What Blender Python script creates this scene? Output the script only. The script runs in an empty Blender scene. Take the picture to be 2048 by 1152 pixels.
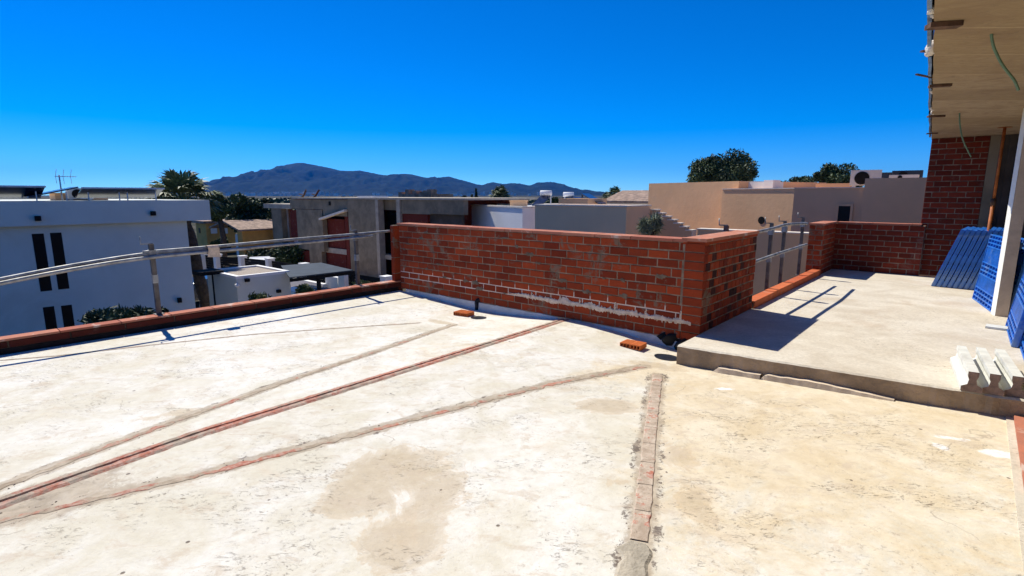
import bpy, bmesh, math, random
import numpy as np
from mathutils import Vector, Matrix, noise

# ------------------------------------------------------------------ camera, sky, sun, exposure
SC = bpy.context.scene
COL = SC.collection
FPX, CX, CY, HZ = 1060.0, 1024.0, 576.0, 390.0          # focal length in photo pixels, centre, horizon row
PITCH = math.atan((CY - HZ) / FPX)
EYE = Vector((0, 0, 1.6))
cam_d = bpy.data.cameras.new("camera"); cam = bpy.data.objects.new("camera", cam_d); COL.objects.link(cam)
cam.location = EYE; cam.rotation_euler = (math.pi / 2 - PITCH, 0, 0)
cam_d.sensor_width = 36; cam_d.lens = 36 * FPX / 2048; cam_d.clip_start = 0.05; cam_d.clip_end = 60000
SC.camera = cam

SUN = Vector((-0.51, 0.595, 1.0)).normalized()            # towards the sun
sun_el = math.asin(SUN.z); sun_az = math.atan2(SUN.x, SUN.y)
sd = bpy.data.lights.new("sun", 'SUN'); so = bpy.data.objects.new("sun", sd); COL.objects.link(so)
sd.energy = 5.0; sd.angle = math.radians(0.5); sd.color = (1.0, 0.95, 0.83)
so.rotation_euler = SUN.to_track_quat('Z', 'Y').to_euler()
W = bpy.data.worlds.new("World"); SC.world = W; W.use_nodes = True
nt = W.node_tree; bg = nt.nodes["Background"]
sky = nt.nodes.new("ShaderNodeTexSky"); sky.sky_type = 'NISHITA'; sky.sun_disc = False
sky.sun_elevation = sun_el; sky.sun_rotation = sun_az; sky.air_density = 0.62; sky.dust_density = 0.0; sky.ozone_density = 3.0
hs = nt.nodes.new("ShaderNodeHueSaturation"); hs.inputs["Saturation"].default_value = 1.22; hs.inputs["Hue"].default_value = 0.512
gm = nt.nodes.new("ShaderNodeGamma"); gm.inputs["Gamma"].default_value = 0.98       # deep polarised blue of the photograph
nt.links.new(sky.outputs[0], gm.inputs["Color"]); tm = nt.nodes.new("ShaderNodeMix"); tm.data_type = 'RGBA'; tm.blend_type = 'MULTIPLY'; tm.inputs["Factor"].default_value = 1.0; tm.inputs[7].default_value = (.46, .78, 1.0, 1)
nt.links.new(gm.outputs[0], tm.inputs[6]); nt.links.new(tm.outputs[2], hs.inputs["Color"]); nt.links.new(hs.outputs[0], bg.inputs["Color"])
bg.inputs["Strength"].default_value = 0.135
SC.view_settings.view_transform = 'Standard'; SC.view_settings.look = 'None'
SC.view_settings.exposure = 0.25; SC.view_settings.gamma = 1.0
SC.render.engine = 'CYCLES'

# ------------------------------------------------------------------ measuring helpers (photo pixel -> point in the place)
_c, _s = math.cos(PITCH), math.sin(PITCH)
def ray(px, py): return Vector(((px - CX) / FPX, _c - _s * (py - CY) / FPX, -_s - _c * (py - CY) / FPX))
def gz(px, py, z=0.0):
    d = ray(px, py); return EYE + d * ((z - EYE.z) / d.z)
def aty(px, py, Y):
    d = ray(px, py); return EYE + d * (Y / d.y)
def onp(px, py, p, n):
    d = ray(px, py); return EYE + d * ((Vector(p) - EYE).dot(n) / d.dot(n))
def V(*a): return Vector(a)
Z = V(0, 0, 1)
W0 = V(-1.958, 8.92, 0); D = V(0.754, -0.657, 0).normalized(); N = V(0.657, 0.754, 0).normalized()
def P(s, t, z=0.0):                                       # terrace frame: s along the brick wall, t from the wall towards the camera
    q = W0 + D * s - N * t; return V(q.x, q.y, z)
A = V(.648, .762, 0).normalized(); B = V(.762, -.648, 0).normalized()
GZ = -4.6                                                 # street level
rnd = random.Random(7)

# ------------------------------------------------------------------ object helpers
def tag(o, label=None, cat=None, group=None, kind=None):
    if label: o["label"] = label
    if cat: o["category"] = cat
    if group: o["group"] = group
    if kind: o["kind"] = kind
    return o
def empty(name, loc, label=None, cat=None, group=None, rz=0):
    o = bpy.data.objects.new(name, None); COL.objects.link(o); o.empty_display_size = .1
    o.location = loc; o.rotation_euler = (0, 0, rz); return tag(o, label, cat, group)
def copy_tree(o, parent=None):
    c = o.copy(); COL.objects.link(c)
    if parent is not None: c.parent = parent
    for ch in list(o.children): copy_tree(ch, c)
    return c

class MB:
    """collects faces, builds ONE mesh object"""
    def __init__(s): s.v = []; s.f = []; s.t = []; s.m = []
    def face(s, pts, tint=.5, m=0):
        b = len(s.v); s.v += [tuple(p) for p in pts]; s.f.append(tuple(range(b, b + len(pts)))); s.t.append(tint); s.m.append(m)
    def mesh(s, vs, fs, tint=.5, m=0):
        b = len(s.v); s.v += [tuple(p) for p in vs]
        for f in fs: s.f.append(tuple(i + b for i in f)); s.t.append(tint); s.m.append(m)
    def pbox(s, o, u, v, w, tint=.5, m=0):
        o = Vector(o); u = Vector(u); v = Vector(v); w = Vector(w)
        if u.cross(v).dot(w) < 0: u, v = v, u
        p = [o, o + u, o + u + v, o + v]; p += [q + w for q in p]
        s.mesh(p, [(0, 3, 2, 1), (4, 5, 6, 7), (0, 1, 5, 4), (1, 2, 6, 5), (2, 3, 7, 6), (3, 0, 4, 7)], tint, m)
    def box(s, x0, x1, y0, y1, z0, z1, tint=.5, m=0):
        s.pbox((x0, y0, z0), (x1 - x0, 0, 0), (0, y1 - y0, 0), (0, 0, z1 - z0), tint, m)
    def prism(s, poly, z0, z1, tint=.5, m=0, top_m=None):
        n = len(poly); area = sum(poly[i][0] * poly[(i + 1) % n][1] - poly[(i + 1) % n][0] * poly[i][1] for i in range(n))
        if area < 0: poly = poly[::-1]
        lo = [(p[0], p[1], z0) for p in poly]; hi = [(p[0], p[1], z1) for p in poly]
        s.face(lo[::-1], tint, m); s.face(hi, tint, m if top_m is None else top_m)
        for i in range(n):
            j = (i + 1) % n; s.face([lo[i], lo[j], hi[j], hi[i]], tint, m)
    def tube(s, pts, r, seg=8, tint=.5, m=0, cap=True):
        pts = [Vector(p) for p in pts]; n = len(pts)
        rr = r if isinstance(r, (list, tuple)) else [r] * n
        vs = []; fs = []
        up = Z
        for i, p in enumerate(pts):
            d = (pts[min(i + 1, n - 1)] - pts[max(i - 1, 0)]).normalized()
            ref = V(1, 0, 0) if abs(d.z) > .9 else up
            a = d.cross(ref).normalized(); b = d.cross(a).normalized()
            for k in range(seg):
                an = 2 * math.pi * k / seg; vs.append(p + (a * math.cos(an) + b * math.sin(an)) * rr[i])
        for i in range(n - 1):
            for k in range(seg):
                k2 = (k + 1) % seg; fs.append((i * seg + k, (i + 1) * seg + k, (i + 1) * seg + k2, i * seg + k2))
        if cap: fs.append(tuple(range(seg))); fs.append(tuple(range((n - 1) * seg, n * seg))[::-1])
        s.mesh(vs, fs, tint, m)
    def build(s, name, mats, parent=None, smooth=False, local=False):
        me = bpy.data.meshes.new(name)
        vs = s.v
        if parent is not None and not local:
            off = parent.location if parent.parent is None else V(*parent["_w"]) if "_w" in parent else parent.location
            off = root_loc(parent)
            vs = [(a - off[0], b - off[1], c - off[2]) for a, b, c in vs]
        me.from_pydata(vs, [], s.f)
        if not isinstance(mats, (list, tuple)): mats = [mats]
        for m_ in mats: me.materials.append(m_)
        me.polygons.foreach_set("material_index", s.m)
        if smooth: me.polygons.foreach_set("use_smooth", [True] * len(s.f))
        at = me.attributes.new("tint", 'FLOAT', 'FACE'); at.data.foreach_set("value", s.t)
        me.update(); me.validate()
        o = bpy.data.objects.new(name, me); COL.objects.link(o)
        if parent is not None: o.parent = parent
        return o
def root_loc(o):
    l = Vector((0, 0, 0))
    while o is not None: l = l + o.location; o = o.parent
    return l
def nz(x, y=0., z=0.): return noise.noise((x, y, z))

# ------------------------------------------------------------------ materials
class NT:
    def __init__(s, m): s.t = m.node_tree; s.n = s.t.nodes; s.l = s.t.links
    def node(s, typ, **kw):
        n = s.n.new(typ)
        for k, v in kw.items(): setattr(n, k, v)
        return n
    def val(s, sock, v):
        if hasattr(v, "is_output"): s.l.new(v, sock)
        else: sock.default_value = v
    def math(s, op, a, b=0.0, c=None, clamp=False):
        n = s.node("ShaderNodeMath", operation=op, use_clamp=clamp); s.val(n.inputs[0], a); s.val(n.inputs[1], b)
        if c is not None: s.val(n.inputs[2], c)
        return n.outputs[0]
    def mix(s, f, a, b, blend='MIX'):
        n = s.node("ShaderNodeMix", data_type='RGBA', blend_type=blend); s.val(n.inputs["Factor"], f)
        for sock, v in ((n.inputs[6], a), (n.inputs[7], b)):
            s.val(sock, (*v, 1) if isinstance(v, tuple) and len(v) == 3 else v)
        return n.outputs[2]
    def ramp(s, v, lo, hi):
        n = s.node("ShaderNodeMapRange", interpolation_type='SMOOTHSTEP'); s.val(n.inputs[0], v); n.inputs[1].default_value = lo; n.inputs[2].default_value = hi
        return n.outputs[0]
    def noise(s, scale, detail=4, rough=.55, vec=None, dist=0.0):
        n = s.node("ShaderNodeTexNoise"); n.inputs["Scale"].default_value = scale; n.inputs["Detail"].default_value = detail
        n.inputs["Roughness"].default_value = rough; n.inputs["Distortion"].default_value = dist
        s.l.new(vec if vec is not None else s.pos(), n.inputs["Vector"]); return n.outputs["Fac"]
    def pos(s):
        if not hasattr(s, "_p"): s._p = s.node("ShaderNodeTexCoord").outputs["Object"]
        return s._p
    def scaled(s, sx, sy, sz, rz=0.0):
        n = s.node("ShaderNodeMapping"); n.inputs["Scale"].default_value = (sx, sy, sz); n.inputs["Rotation"].default_value = (0, 0, rz)
        s.l.new(s.pos(), n.inputs["Vector"]); return n.outputs[0]
    def attr(s, name): return s.node("ShaderNodeAttribute", attribute_name=name).outputs["Fac"]
def newmat(name, rough=.85, metallic=0.0, spec=.3):
    m = bpy.data.materials.new(name); m.use_nodes = True; k = NT(m); b = m.node_tree.nodes["Principled BSDF"]
    b.inputs["Roughness"].default_value = rough; b.inputs["Metallic"].default_value = metallic; b.inputs["Specular IOR Level"].default_value = spec
    return m, k, b
def bump(k, b, h, strength=.3, dist=.01):
    n = k.node("ShaderNodeBump"); n.inputs["Strength"].default_value = strength; n.inputs["Distance"].default_value = dist
    k.l.new(h, n.inputs["Height"]); k.l.new(n.outputs[0], b.inputs["Normal"])
def plain(name, col, var=.25, scale=3.0, rough=.85, bscale=60.0, bstr=.25, bdist=.006, metallic=0.0, dirt=None, dirt_amt=.5, tint=.0, spec=.3):
    m, k, b = newmat(name, rough, metallic, spec)
    f = k.noise(scale, 6, .6)
    lo = tuple(max(0, c * (1 - var)) for c in col); hi = tuple(min(1, c * (1 + var)) for c in col)
    c = k.mix(k.ramp(f, .3, .7), lo, hi)
    if dirt: c = k.mix(k.math('MULTIPLY', k.ramp(k.noise(scale * .6, 7, .7, dist=.6), .52, .72), dirt_amt), c, dirt)
    if tint:
        a = k.attr("tint"); c = k.mix(1.0, c, k.mix(a, (1 - tint,) * 3, (1 + tint,) * 3), 'MULTIPLY')
    k.l.new(c, b.inputs["Base Color"])
    if bstr: bump(k, b, k.noise(bscale, 5, .6), bstr, bdist)
    return m

def brick_mat(name, col, dark, mortar_col=(.30, .25, .20), smear=.5, white=None):
    m, k, b = newmat(name, .9, 0, .15)
    a = k.attr("tint")
    c = k.mix(a, dark, col)
    f = k.noise(9, 6, .65)
    c = k.mix(k.ramp(f, .35, .75), c, k.mix(1.0, c, (1.28, 1.12, 1.0), 'MULTIPLY'))
    c = k.mix(k.math('MULTIPLY', k.ramp(k.noise(40, 5, .7), .55, .75), .35), c, k.mix(1.0, c, (.5, .45, .45), 'MULTIPLY'))
    # mortar left on the faces of some bricks
    c = k.mix(k.math('MULTIPLY', k.ramp(k.noise(3.2, 7, .72, dist=.5), .56, .64), smear), c, mortar_col)
    if white: c = k.mix(k.math('MULTIPLY', white(k), .9), c, (.62, .52, .44))
    k.l.new(c, b.inputs["Base Color"])
    h = k.math('ADD', k.math('MULTIPLY', k.noise(55, 5, .6), .6), k.math('MULTIPLY', k.noise(14, 3), .8))
    bump(k, b, h, .5, .006)
    return m
def mortar_mat(name, col=(.30, .24, .19), white=None):
    m, k, b = newmat(name, .95, 0, .1)
    c = k.mix(k.ramp(k.noise(6, 7, .7), .35, .7), tuple(x * .55 for x in col), tuple(x * 1.25 for x in col))
    if white: c = k.mix(white(k), c, (.72, .60, .50))
    k.l.new(c, b.inputs["Base Color"]); bump(k, b, k.noise(45, 6, .7), .8, .01); return m
def white_band(z0, z1, zc=0.0):
    def f(k):
        sx = k.node("ShaderNodeSeparateXYZ"); k.l.new(k.pos(), sx.inputs[0]); z = k.math('ADD', sx.outputs[2], zc)
        z = k.math('ADD', z, k.math('MULTIPLY', k.math('SUBTRACT', k.noise(5, 5, .7), .5), .12))
        return k.math('MULTIPLY', k.ramp(z, z0, z0 + .03), k.math('SUBTRACT', 1.0, k.ramp(z, z1 - .02, z1)))
    return f

M = {}
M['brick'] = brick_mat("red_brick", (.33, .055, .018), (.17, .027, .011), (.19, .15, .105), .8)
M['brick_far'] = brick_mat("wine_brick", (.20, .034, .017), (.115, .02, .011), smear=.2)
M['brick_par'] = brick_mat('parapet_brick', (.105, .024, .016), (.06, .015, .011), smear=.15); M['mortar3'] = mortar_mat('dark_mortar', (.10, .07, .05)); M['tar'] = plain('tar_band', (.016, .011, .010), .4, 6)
M['mortar'] = mortar_mat("wall_mortar", (.34, .24, .165), white_band(.205, .40))
M['mortar2'] = mortar_mat("grey_mortar", (.31, .23, .165))
M['brick_dk'] = brick_mat('burnt_brick', (.075, .022, .018), (.04, .014, .012), smear=.1)
M['new_brick'] = brick_mat('new_orange_brick', (.66, .21, .075), (.52, .15, .045), smear=.05)
M['cap'] = brick_mat("cap_tile", (.44, .19, .125), (.34, .12, .08), (.60, .46, .38), .85)
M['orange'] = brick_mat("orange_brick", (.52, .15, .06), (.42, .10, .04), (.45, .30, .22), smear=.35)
M['white_plaster'] = plain("white_plaster", (.66, .62, .57), .12, 4, bstr=.6, bscale=25, bdist=.012, dirt=(.30, .27, .26), dirt_amt=.5)
M['smear'] = plain("pale_mortar", (.66, .53, .42), .2, 12, bstr=.9, bscale=35, bdist=.012, dirt=(.3, .2, .15), dirt_amt=.5)
M['black'] = plain("black_rubber", (.012, .012, .014), .3, 10, rough=.6, bstr=.3)
M['hole'] = plain("drain_dark", (.02, .024, .035), .3, 10, rough=.35)
M['galv'] = plain("galvanised_steel", (.33, .33, .325), .35, 9, rough=.6, metallic=.5, bscale=90, bstr=.12, dirt=(.42, .36, .28), dirt_amt=.7)
M['post'] = plain("post_steel", (.13, .115, .105), .4, 8, rough=.65, metallic=.25, bscale=70, bstr=.15, dirt=(.22, .17, .13), dirt_amt=.6)
M['rust'] = plain("rusty_steel", (.10, .055, .035), .5, 14, rough=.8, bscale=80, bstr=.4)
M['prop'] = plain("orange_prop_paint", (.38, .11, .025), .3, 10, rough=.6, dirt=(.18, .06, .03), dirt_amt=.7)
M['rag'] = plain("masking_tape", (.66, .50, .36), .2, 20, bstr=.4)
M['beam'] = plain("joist_concrete", (.64, .64, .59), .1, 6, bscale=50, bstr=.6, dirt=(.45, .42, .38), dirt_amt=.5)
M['skirt'] = plain('skirting_mortar', (.66, .54, .40), .15, 6, bscale=30, bstr=.7, dirt=(.40, .31, .22), dirt_amt=.5)
M['beam_end'] = plain('joist_end', (.27, .19, .15), .3, 25, bscale=60, bstr=.8)  # end caps browner than the body: their shade is put into the colour
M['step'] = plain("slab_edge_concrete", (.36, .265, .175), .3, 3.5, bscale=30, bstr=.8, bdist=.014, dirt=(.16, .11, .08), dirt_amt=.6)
M['jamb'] = plain("jamb_plaster", (.52, .42, .33), .12, 5, bscale=40, bstr=.5, dirt=(.3, .24, .18), dirt_amt=.4)
M['bead'] = plain('edge_bead', (.80, .80, .74), .05, 8, bscale=30, bstr=.4)
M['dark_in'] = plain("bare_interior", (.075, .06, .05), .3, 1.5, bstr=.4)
M['cable'] = plain("green_conduit", (.12, .20, .13), .15, 10, rough=.5, bstr=0)
M['foam'] = plain("foam", (.72, .66, .58), .12, 25, bscale=40, bstr=.8, bdist=.02)
M['membrane'] = plain("blue_membrane", (.14, .22, .36), .3, 6, rough=.6, bstr=.3)
M['palblue'] = plain("blue_plastic", (.013, .145, .56), .22, 5, rough=.42, bscale=70, bstr=.15, dirt=(.24, .36, .52), dirt_amt=.7, spec=.5)
M['paldark'] = plain('blue_plastic_back', (.004, .035, .16), .2, 5, rough=.6)  # darker copy behind the deck grid: shade inside the cells put into colour
M['house_white'] = plain("white_render", (.63, .66, .61), .05, .8, bscale=30, bstr=.15, dirt=(.50, .50, .43), dirt_amt=.4)
M['house_white2'] = plain("white_wash", (.80, .79, .77), .05, .8, bscale=20, bstr=.2)
M['tan'] = plain("tan_render", (.78, .475, .25), .10, .5, bscale=9, bstr=.25, bdist=.02, dirt=(.62, .42, .28), dirt_amt=.6)
M['tan_grey'] = plain("grey_tan_render", (.62, .41, .25), .07, .7, bscale=12, bstr=.2, bdist=.015)
M['tan_pale'] = plain('pale_tan_render', (.86, .56, .34), .06, .7, bscale=12, bstr=.2, bdist=.015)
M['coping'] = plain("pale_coping", (.74, .66, .56), .1, 3, bstr=.3)
M['conc'] = plain("raw_concrete", (.235, .19, .13), .25, 1.1, bscale=5, bstr=.4, bdist=.03, dirt=(.14, .115, .08), dirt_amt=.7)
M['conc_l'] = plain("light_concrete", (.42, .36, .28), .15, 2, bstr=.3)
M['redfill'] = brick_mat("red_infill", (.16, .03, .02), (.11, .022, .016), smear=.2)
M['win'] = plain("dark_window", (.006, .006, .008), .2, 4, rough=.3, bstr=0, spec=.15)
M['fit'] = plain("black_fitting", (.012, .012, .012), .2, 8, rough=.8, spec=.1)
M['gravel'] = plain("roof_gravel", (.40, .34, .28), .3, 22, bscale=40, bstr=1.0, bdist=.04)
M['ochre'] = plain("ochre_render", (.64, .36, .10), .15, .8, bstr=.2)
M['rooftile'] = plain("clay_roof_tile", (.30, .21, .16), .4, 2.6, bscale=7, bstr=.8, bdist=.06)
M['canopy'] = plain("canopy_sheet", (.035, .05, .07), .2, 2, rough=.75, bstr=.1, spec=.2)
M['carpaint'] = plain("dark_car_paint", (.02, .025, .035), .1, 3, rough=.2, bstr=0, spec=.6)
M['carwhite'] = plain("white_car_paint", (.75, .76, .78), .04, 3, rough=.25, bstr=0, spec=.6)
M['glass'] = plain("car_glass", (.06, .09, .11), .1, 3, rough=.08, bstr=0, spec=.7)
M['tyre'] = plain("tyre_rubber", (.02, .02, .02), .2, 10)
M['panel'] = plain("solar_panel", (.02, .03, .07), .2, 5, rough=.2, bstr=0, spec=.6)
M['alu'] = plain("aluminium", (.55, .56, .58), .12, 6, rough=.45, metallic=.4, bstr=.1)
M['ac'] = plain("air_conditioner_shell", (.62, .60, .55), .08, 4, rough=.5, bstr=.1)
M['bark'] = plain("bark", (.07, .05, .035), .4, 6, bscale=14, bstr=1.0, bdist=.05)
M['palmbark'] = plain("palm_bark", (.055, .04, .03), .4, 5, bscale=10, bstr=1.0, bdist=.08)
def leaf_mat(name, c1, c2):
    m, k, b = newmat(name, .6, 0, .3); a = k.attr("tint"); c = k.mix(a, c1, c2)
    k.l.new(c, b.inputs["Base Color"]); return m
M['pine'] = leaf_mat("pine_needles", (.016, .030, .014), (.085, .125, .045))
M['leaf'] = leaf_mat("dark_leaf", (.012, .024, .009), (.075, .115, .035))
M['olive'] = leaf_mat("olive_leaf", (.09, .11, .06), (.40, .42, .27))
M['palm'] = leaf_mat("palm_leaf", (.02, .04, .012), (.18, .22, .10))
M['oleander'] = leaf_mat("oleander_leaf", (.015, .028, .012), (.10, .13, .06))
M['yellowbush'] = leaf_mat("pale_bush_leaf", (.05, .07, .02), (.20, .22, .07))

# ------------------------------------------------------------------ terrace floor (structure)
PROF = [(-.3, 0), (0, -.004), (.9, -.024), (1.64, -.055), (1.96, -.068), (2.4, -.058), (2.97, -.02), (3.6, .043), (3.9, .036), (4.41, -.003), (4.73, -.043), (5.0, -.066), (5.4, -.07), (6.2, -.045), (8, -.01)]
px_, pz_ = np.array([p[0] for p in PROF]), np.array([p[1] for p in PROF])
def floor_z(s, t): return np.interp(s, px_, pz_) * np.exp(-np.maximum(np.asarray(t), 0) / 2.1)
def st(p): q = Vector(p) - W0; return q.dot(D), -q.dot(N)
S1 = [gz(-260, 742), gz(110, 712), gz(300, 690), gz(500, 668), gz(840, 640)]
S2 = [gz(-700, 1300), gz(0, 975), gz(300, 860), gz(600, 752), gz(760, 698), gz(905, 645)]
S3 = [gz(-700, 1245), gz(0, 1008), gz(400, 868), gz(800, 745), gz(1130, 644)]
S4 = [gz(-600, 1230), gz(0, 1042), gz(400, 950), gz(800, 845), gz(1100, 765), gz(1290, 724)]
S5 = [gz(1210, 1500), gz(1268, 1152), gz(1286, 1020), gz(1302, 850), gz(1316, 742)]
def seg_dist(X, Y, line):
    d = np.full(X.shape, 9.0)
    for a, b in zip(line[:-1], line[1:]):
        ax, ay, bx, by = a.x, a.y, b.x, b.y; L = (bx - ax) ** 2 + (by - ay) ** 2
        h = np.clip(((X - ax) * (bx - ax) + (Y - ay) * (by - ay)) / L, 0, 1)
        d = np.minimum(d, np.hypot(X - ax - h * (bx - ax), Y - ay - h * (by - ay)))
    return d
def floor_mat():
    m, k, b = newmat("terrace_screed", .9, 0, .2)
    big = k.noise(.55, 6, .6, dist=.4); mid = k.noise(2.3, 7, .65, dist=.8); fine = k.noise(16, 6, .7)
    warm = k.attr("warm")
    base = k.mix(k.ramp(k.math('ADD', k.math('MULTIPLY', big, .55), k.math('MULTIPLY', mid, .45)), .40, .60), (.66, .615, .495), (.775, .755, .69))
    tanc = k.mix(k.ramp(mid, .3, .7), (.645, .53, .35), (.755, .675, .52))
    w = k.math('ADD', k.math('MULTIPLY', warm, 1.3), k.math('MULTIPLY', k.math('SUBTRACT', k.noise(3.1, 9, .75, dist=1.1), .5), 2.4), clamp=True)
    c = k.mix(k.ramp(w, .12, .85), base, tanc)
    c = k.mix(k.math('MULTIPLY', k.ramp(k.noise(1.3, 8, .68, dist=1.2), .56, .70), .5), c, (.66, .56, .43))
    # brown stains with a shape of their own
    stn = k.math('ADD', k.attr("stain"), k.math('MULTIPLY', k.math('SUBTRACT', k.noise(2.6, 9, .74, dist=.9), .5), 1.7))
    c = k.mix(k.math('MULTIPLY', k.ramp(stn, .36, .70), .66), c, (.505, .40, .26))
    rim = k.math('MULTIPLY', k.ramp(stn, .38, .47), k.math('SUBTRACT', 1, k.ramp(stn, .47, .60)))
    c = k.mix(k.math('MULTIPLY', rim, .30), c, (.58, .42, .24))
    # white chalk splashes
    wh = k.math('ADD', k.attr("chalk"), k.math('MULTIPLY', k.math('SUBTRACT', k.noise(6, 6, .7), .5), .9))
    c = k.mix(k.math('MULTIPLY', k.ramp(wh, .45, .65), .85), c, (.90, .88, .85))
    # grime along the guide strips
    g = k.math('ADD', k.attr("grime"), k.math('ADD', k.math('MULTIPLY', k.math('SUBTRACT', k.noise(20, 8, .8, dist=.8), .5), 1.1), k.math('MULTIPLY', k.math('SUBTRACT', k.noise(2.6, 4, .6), .5), .9)))
    c = k.mix(k.math('MULTIPLY', k.ramp(g, .34, .62), .78), c, k.mix(k.ramp(k.noise(7, 5), .35, .65), (.33, .26, .185), (.50, .42, .315)))
    chip = k.math('ADD', k.attr("chip"), k.math('ADD', k.math('MULTIPLY', k.math('SUBTRACT', k.noise(24, 8, .85, dist=1.5), .5), 2.2), k.math('MULTIPLY', k.math('SUBTRACT', k.noise(4, 4, .7), .5), 2.0)))
    c = k.mix(k.math('MULTIPLY', k.ramp(chip, .86, .98), .85), c, (.12, .09, .075))
    # short flaky marks, gathered in patches
    vec = k.scaled(1.0, 2.2, 1, .35)
    fl = k.noise(12, 7, .8, vec, 2.2); gate = k.math('MAXIMUM', k.math('MULTIPLY', k.ramp(k.noise(1.3, 5, .7), .50, .60), .75), k.ramp(k.math('ADD', k.attr('flk'), k.math('MULTIPLY', k.math('SUBTRACT', k.noise(5, 5, .7), .5), 1.3)), .35, .6))
    flake = k.math('MULTIPLY', k.ramp(fl, .565, .60), gate)
    c = k.mix(k.math('MULTIPLY', flake, .85), c, (.24, .185, .135))
    # pits
    vo = k.node("ShaderNodeTexVoronoi"); vo.inputs["Scale"].default_value = 5.5; k.l.new(k.scaled(1, 1.0, 1), vo.inputs["Vector"])
    pit = k.math('SUBTRACT', 1, k.ramp(k.math('ADD', vo.outputs["Distance"], k.math('MULTIPLY', k.noise(3, 3), .12)), .095, .125))
    sep = k.node("ShaderNodeSeparateColor"); k.l.new(vo.outputs["Color"], sep.inputs[0])
    pit = k.math('MULTIPLY', pit, k.ramp(sep.outputs[0], .55, .57))
    c = k.mix(k.math('MULTIPLY', pit, .9), c, (.17, .13, .10))
    # hairline cracks
    v2 = k.node("ShaderNodeTexVoronoi", feature='DISTANCE_TO_EDGE'); v2.inputs["Scale"].default_value = .42
    wv = k.node("ShaderNodeVectorMath", operation='ADD'); nn = k.node("ShaderNodeTexNoise"); nn.inputs["Scale"].default_value = 2.2; nn.inputs["Detail"].default_value = 6
    k.l.new(k.pos(), nn.inputs["Vector"]); sc = k.node("ShaderNodeVectorMath", operation='SCALE'); sc.inputs["Scale"].default_value = .7
    k.l.new(nn.outputs["Color"], sc.inputs[0]); k.l.new(k.pos(), wv.inputs[0]); k.l.new(sc.outputs[0], wv.inputs[1]); k.l.new(wv.outputs[0], v2.inputs["Vector"])
    crack = k.math('MULTIPLY', k.math('SUBTRACT', 1, k.ramp(v2.outputs["Distance"], .0012, .0035)), k.ramp(k.noise(1.7, 3), .5, .62))
    c = k.mix(k.math('MULTIPLY', crack, .5), c, (.3, .24, .18))
    c = k.mix(k.ramp(fine, .3, .75), k.mix(1.0, c, (.90, .885, .87), 'MULTIPLY'), c)
    sp = k.math('MULTIPLY', k.ramp(k.noise(30, 6, .85), .56, .64), k.ramp(k.noise(1.9, 5, .65), .38, .60))
    c = k.mix(k.math('MULTIPLY', sp, .60), c, (.34, .27, .205))
    c = k.mix(k.math('MULTIPLY', k.ramp(k.noise(4.2, 8, .75, k.scaled(1, 1.7, 1, .4), 1.0), .52, .64), .55), c, (.535, .44, .33))
    c = k.mix(k.math('MULTIPLY', k.ramp(k.noise(2.8, 8, .75, dist=1.0), .54, .70), .14), c, (.87, .855, .83))
    k.l.new(c, b.inputs["Base Color"])
    h = k.math('ADD', k.math('MULTIPLY', k.noise(70, 6, .7), .55), k.math('MULTIPLY', k.noise(9, 5), .9))
    h = k.math('SUBTRACT', h, k.math('ADD', k.math('MULTIPLY', flake, .7), k.math('MULTIPLY', pit, 1.2)))
    bump(k, b, h, .6, .008)
    return m
M['floor'] = floor_mat()
def blob(X, Y, px, py, rx, ry, rot=0.0, z=0.0):
    c = gz(px, py, z); dx, dy = X - c.x, Y - c.y; ca, sa = math.cos(rot), math.sin(rot)
    return np.clip(1.25 - np.hypot((dx * ca + dy * sa) / rx, (-dx * sa + dy * ca) / ry), 0, 1)
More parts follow.
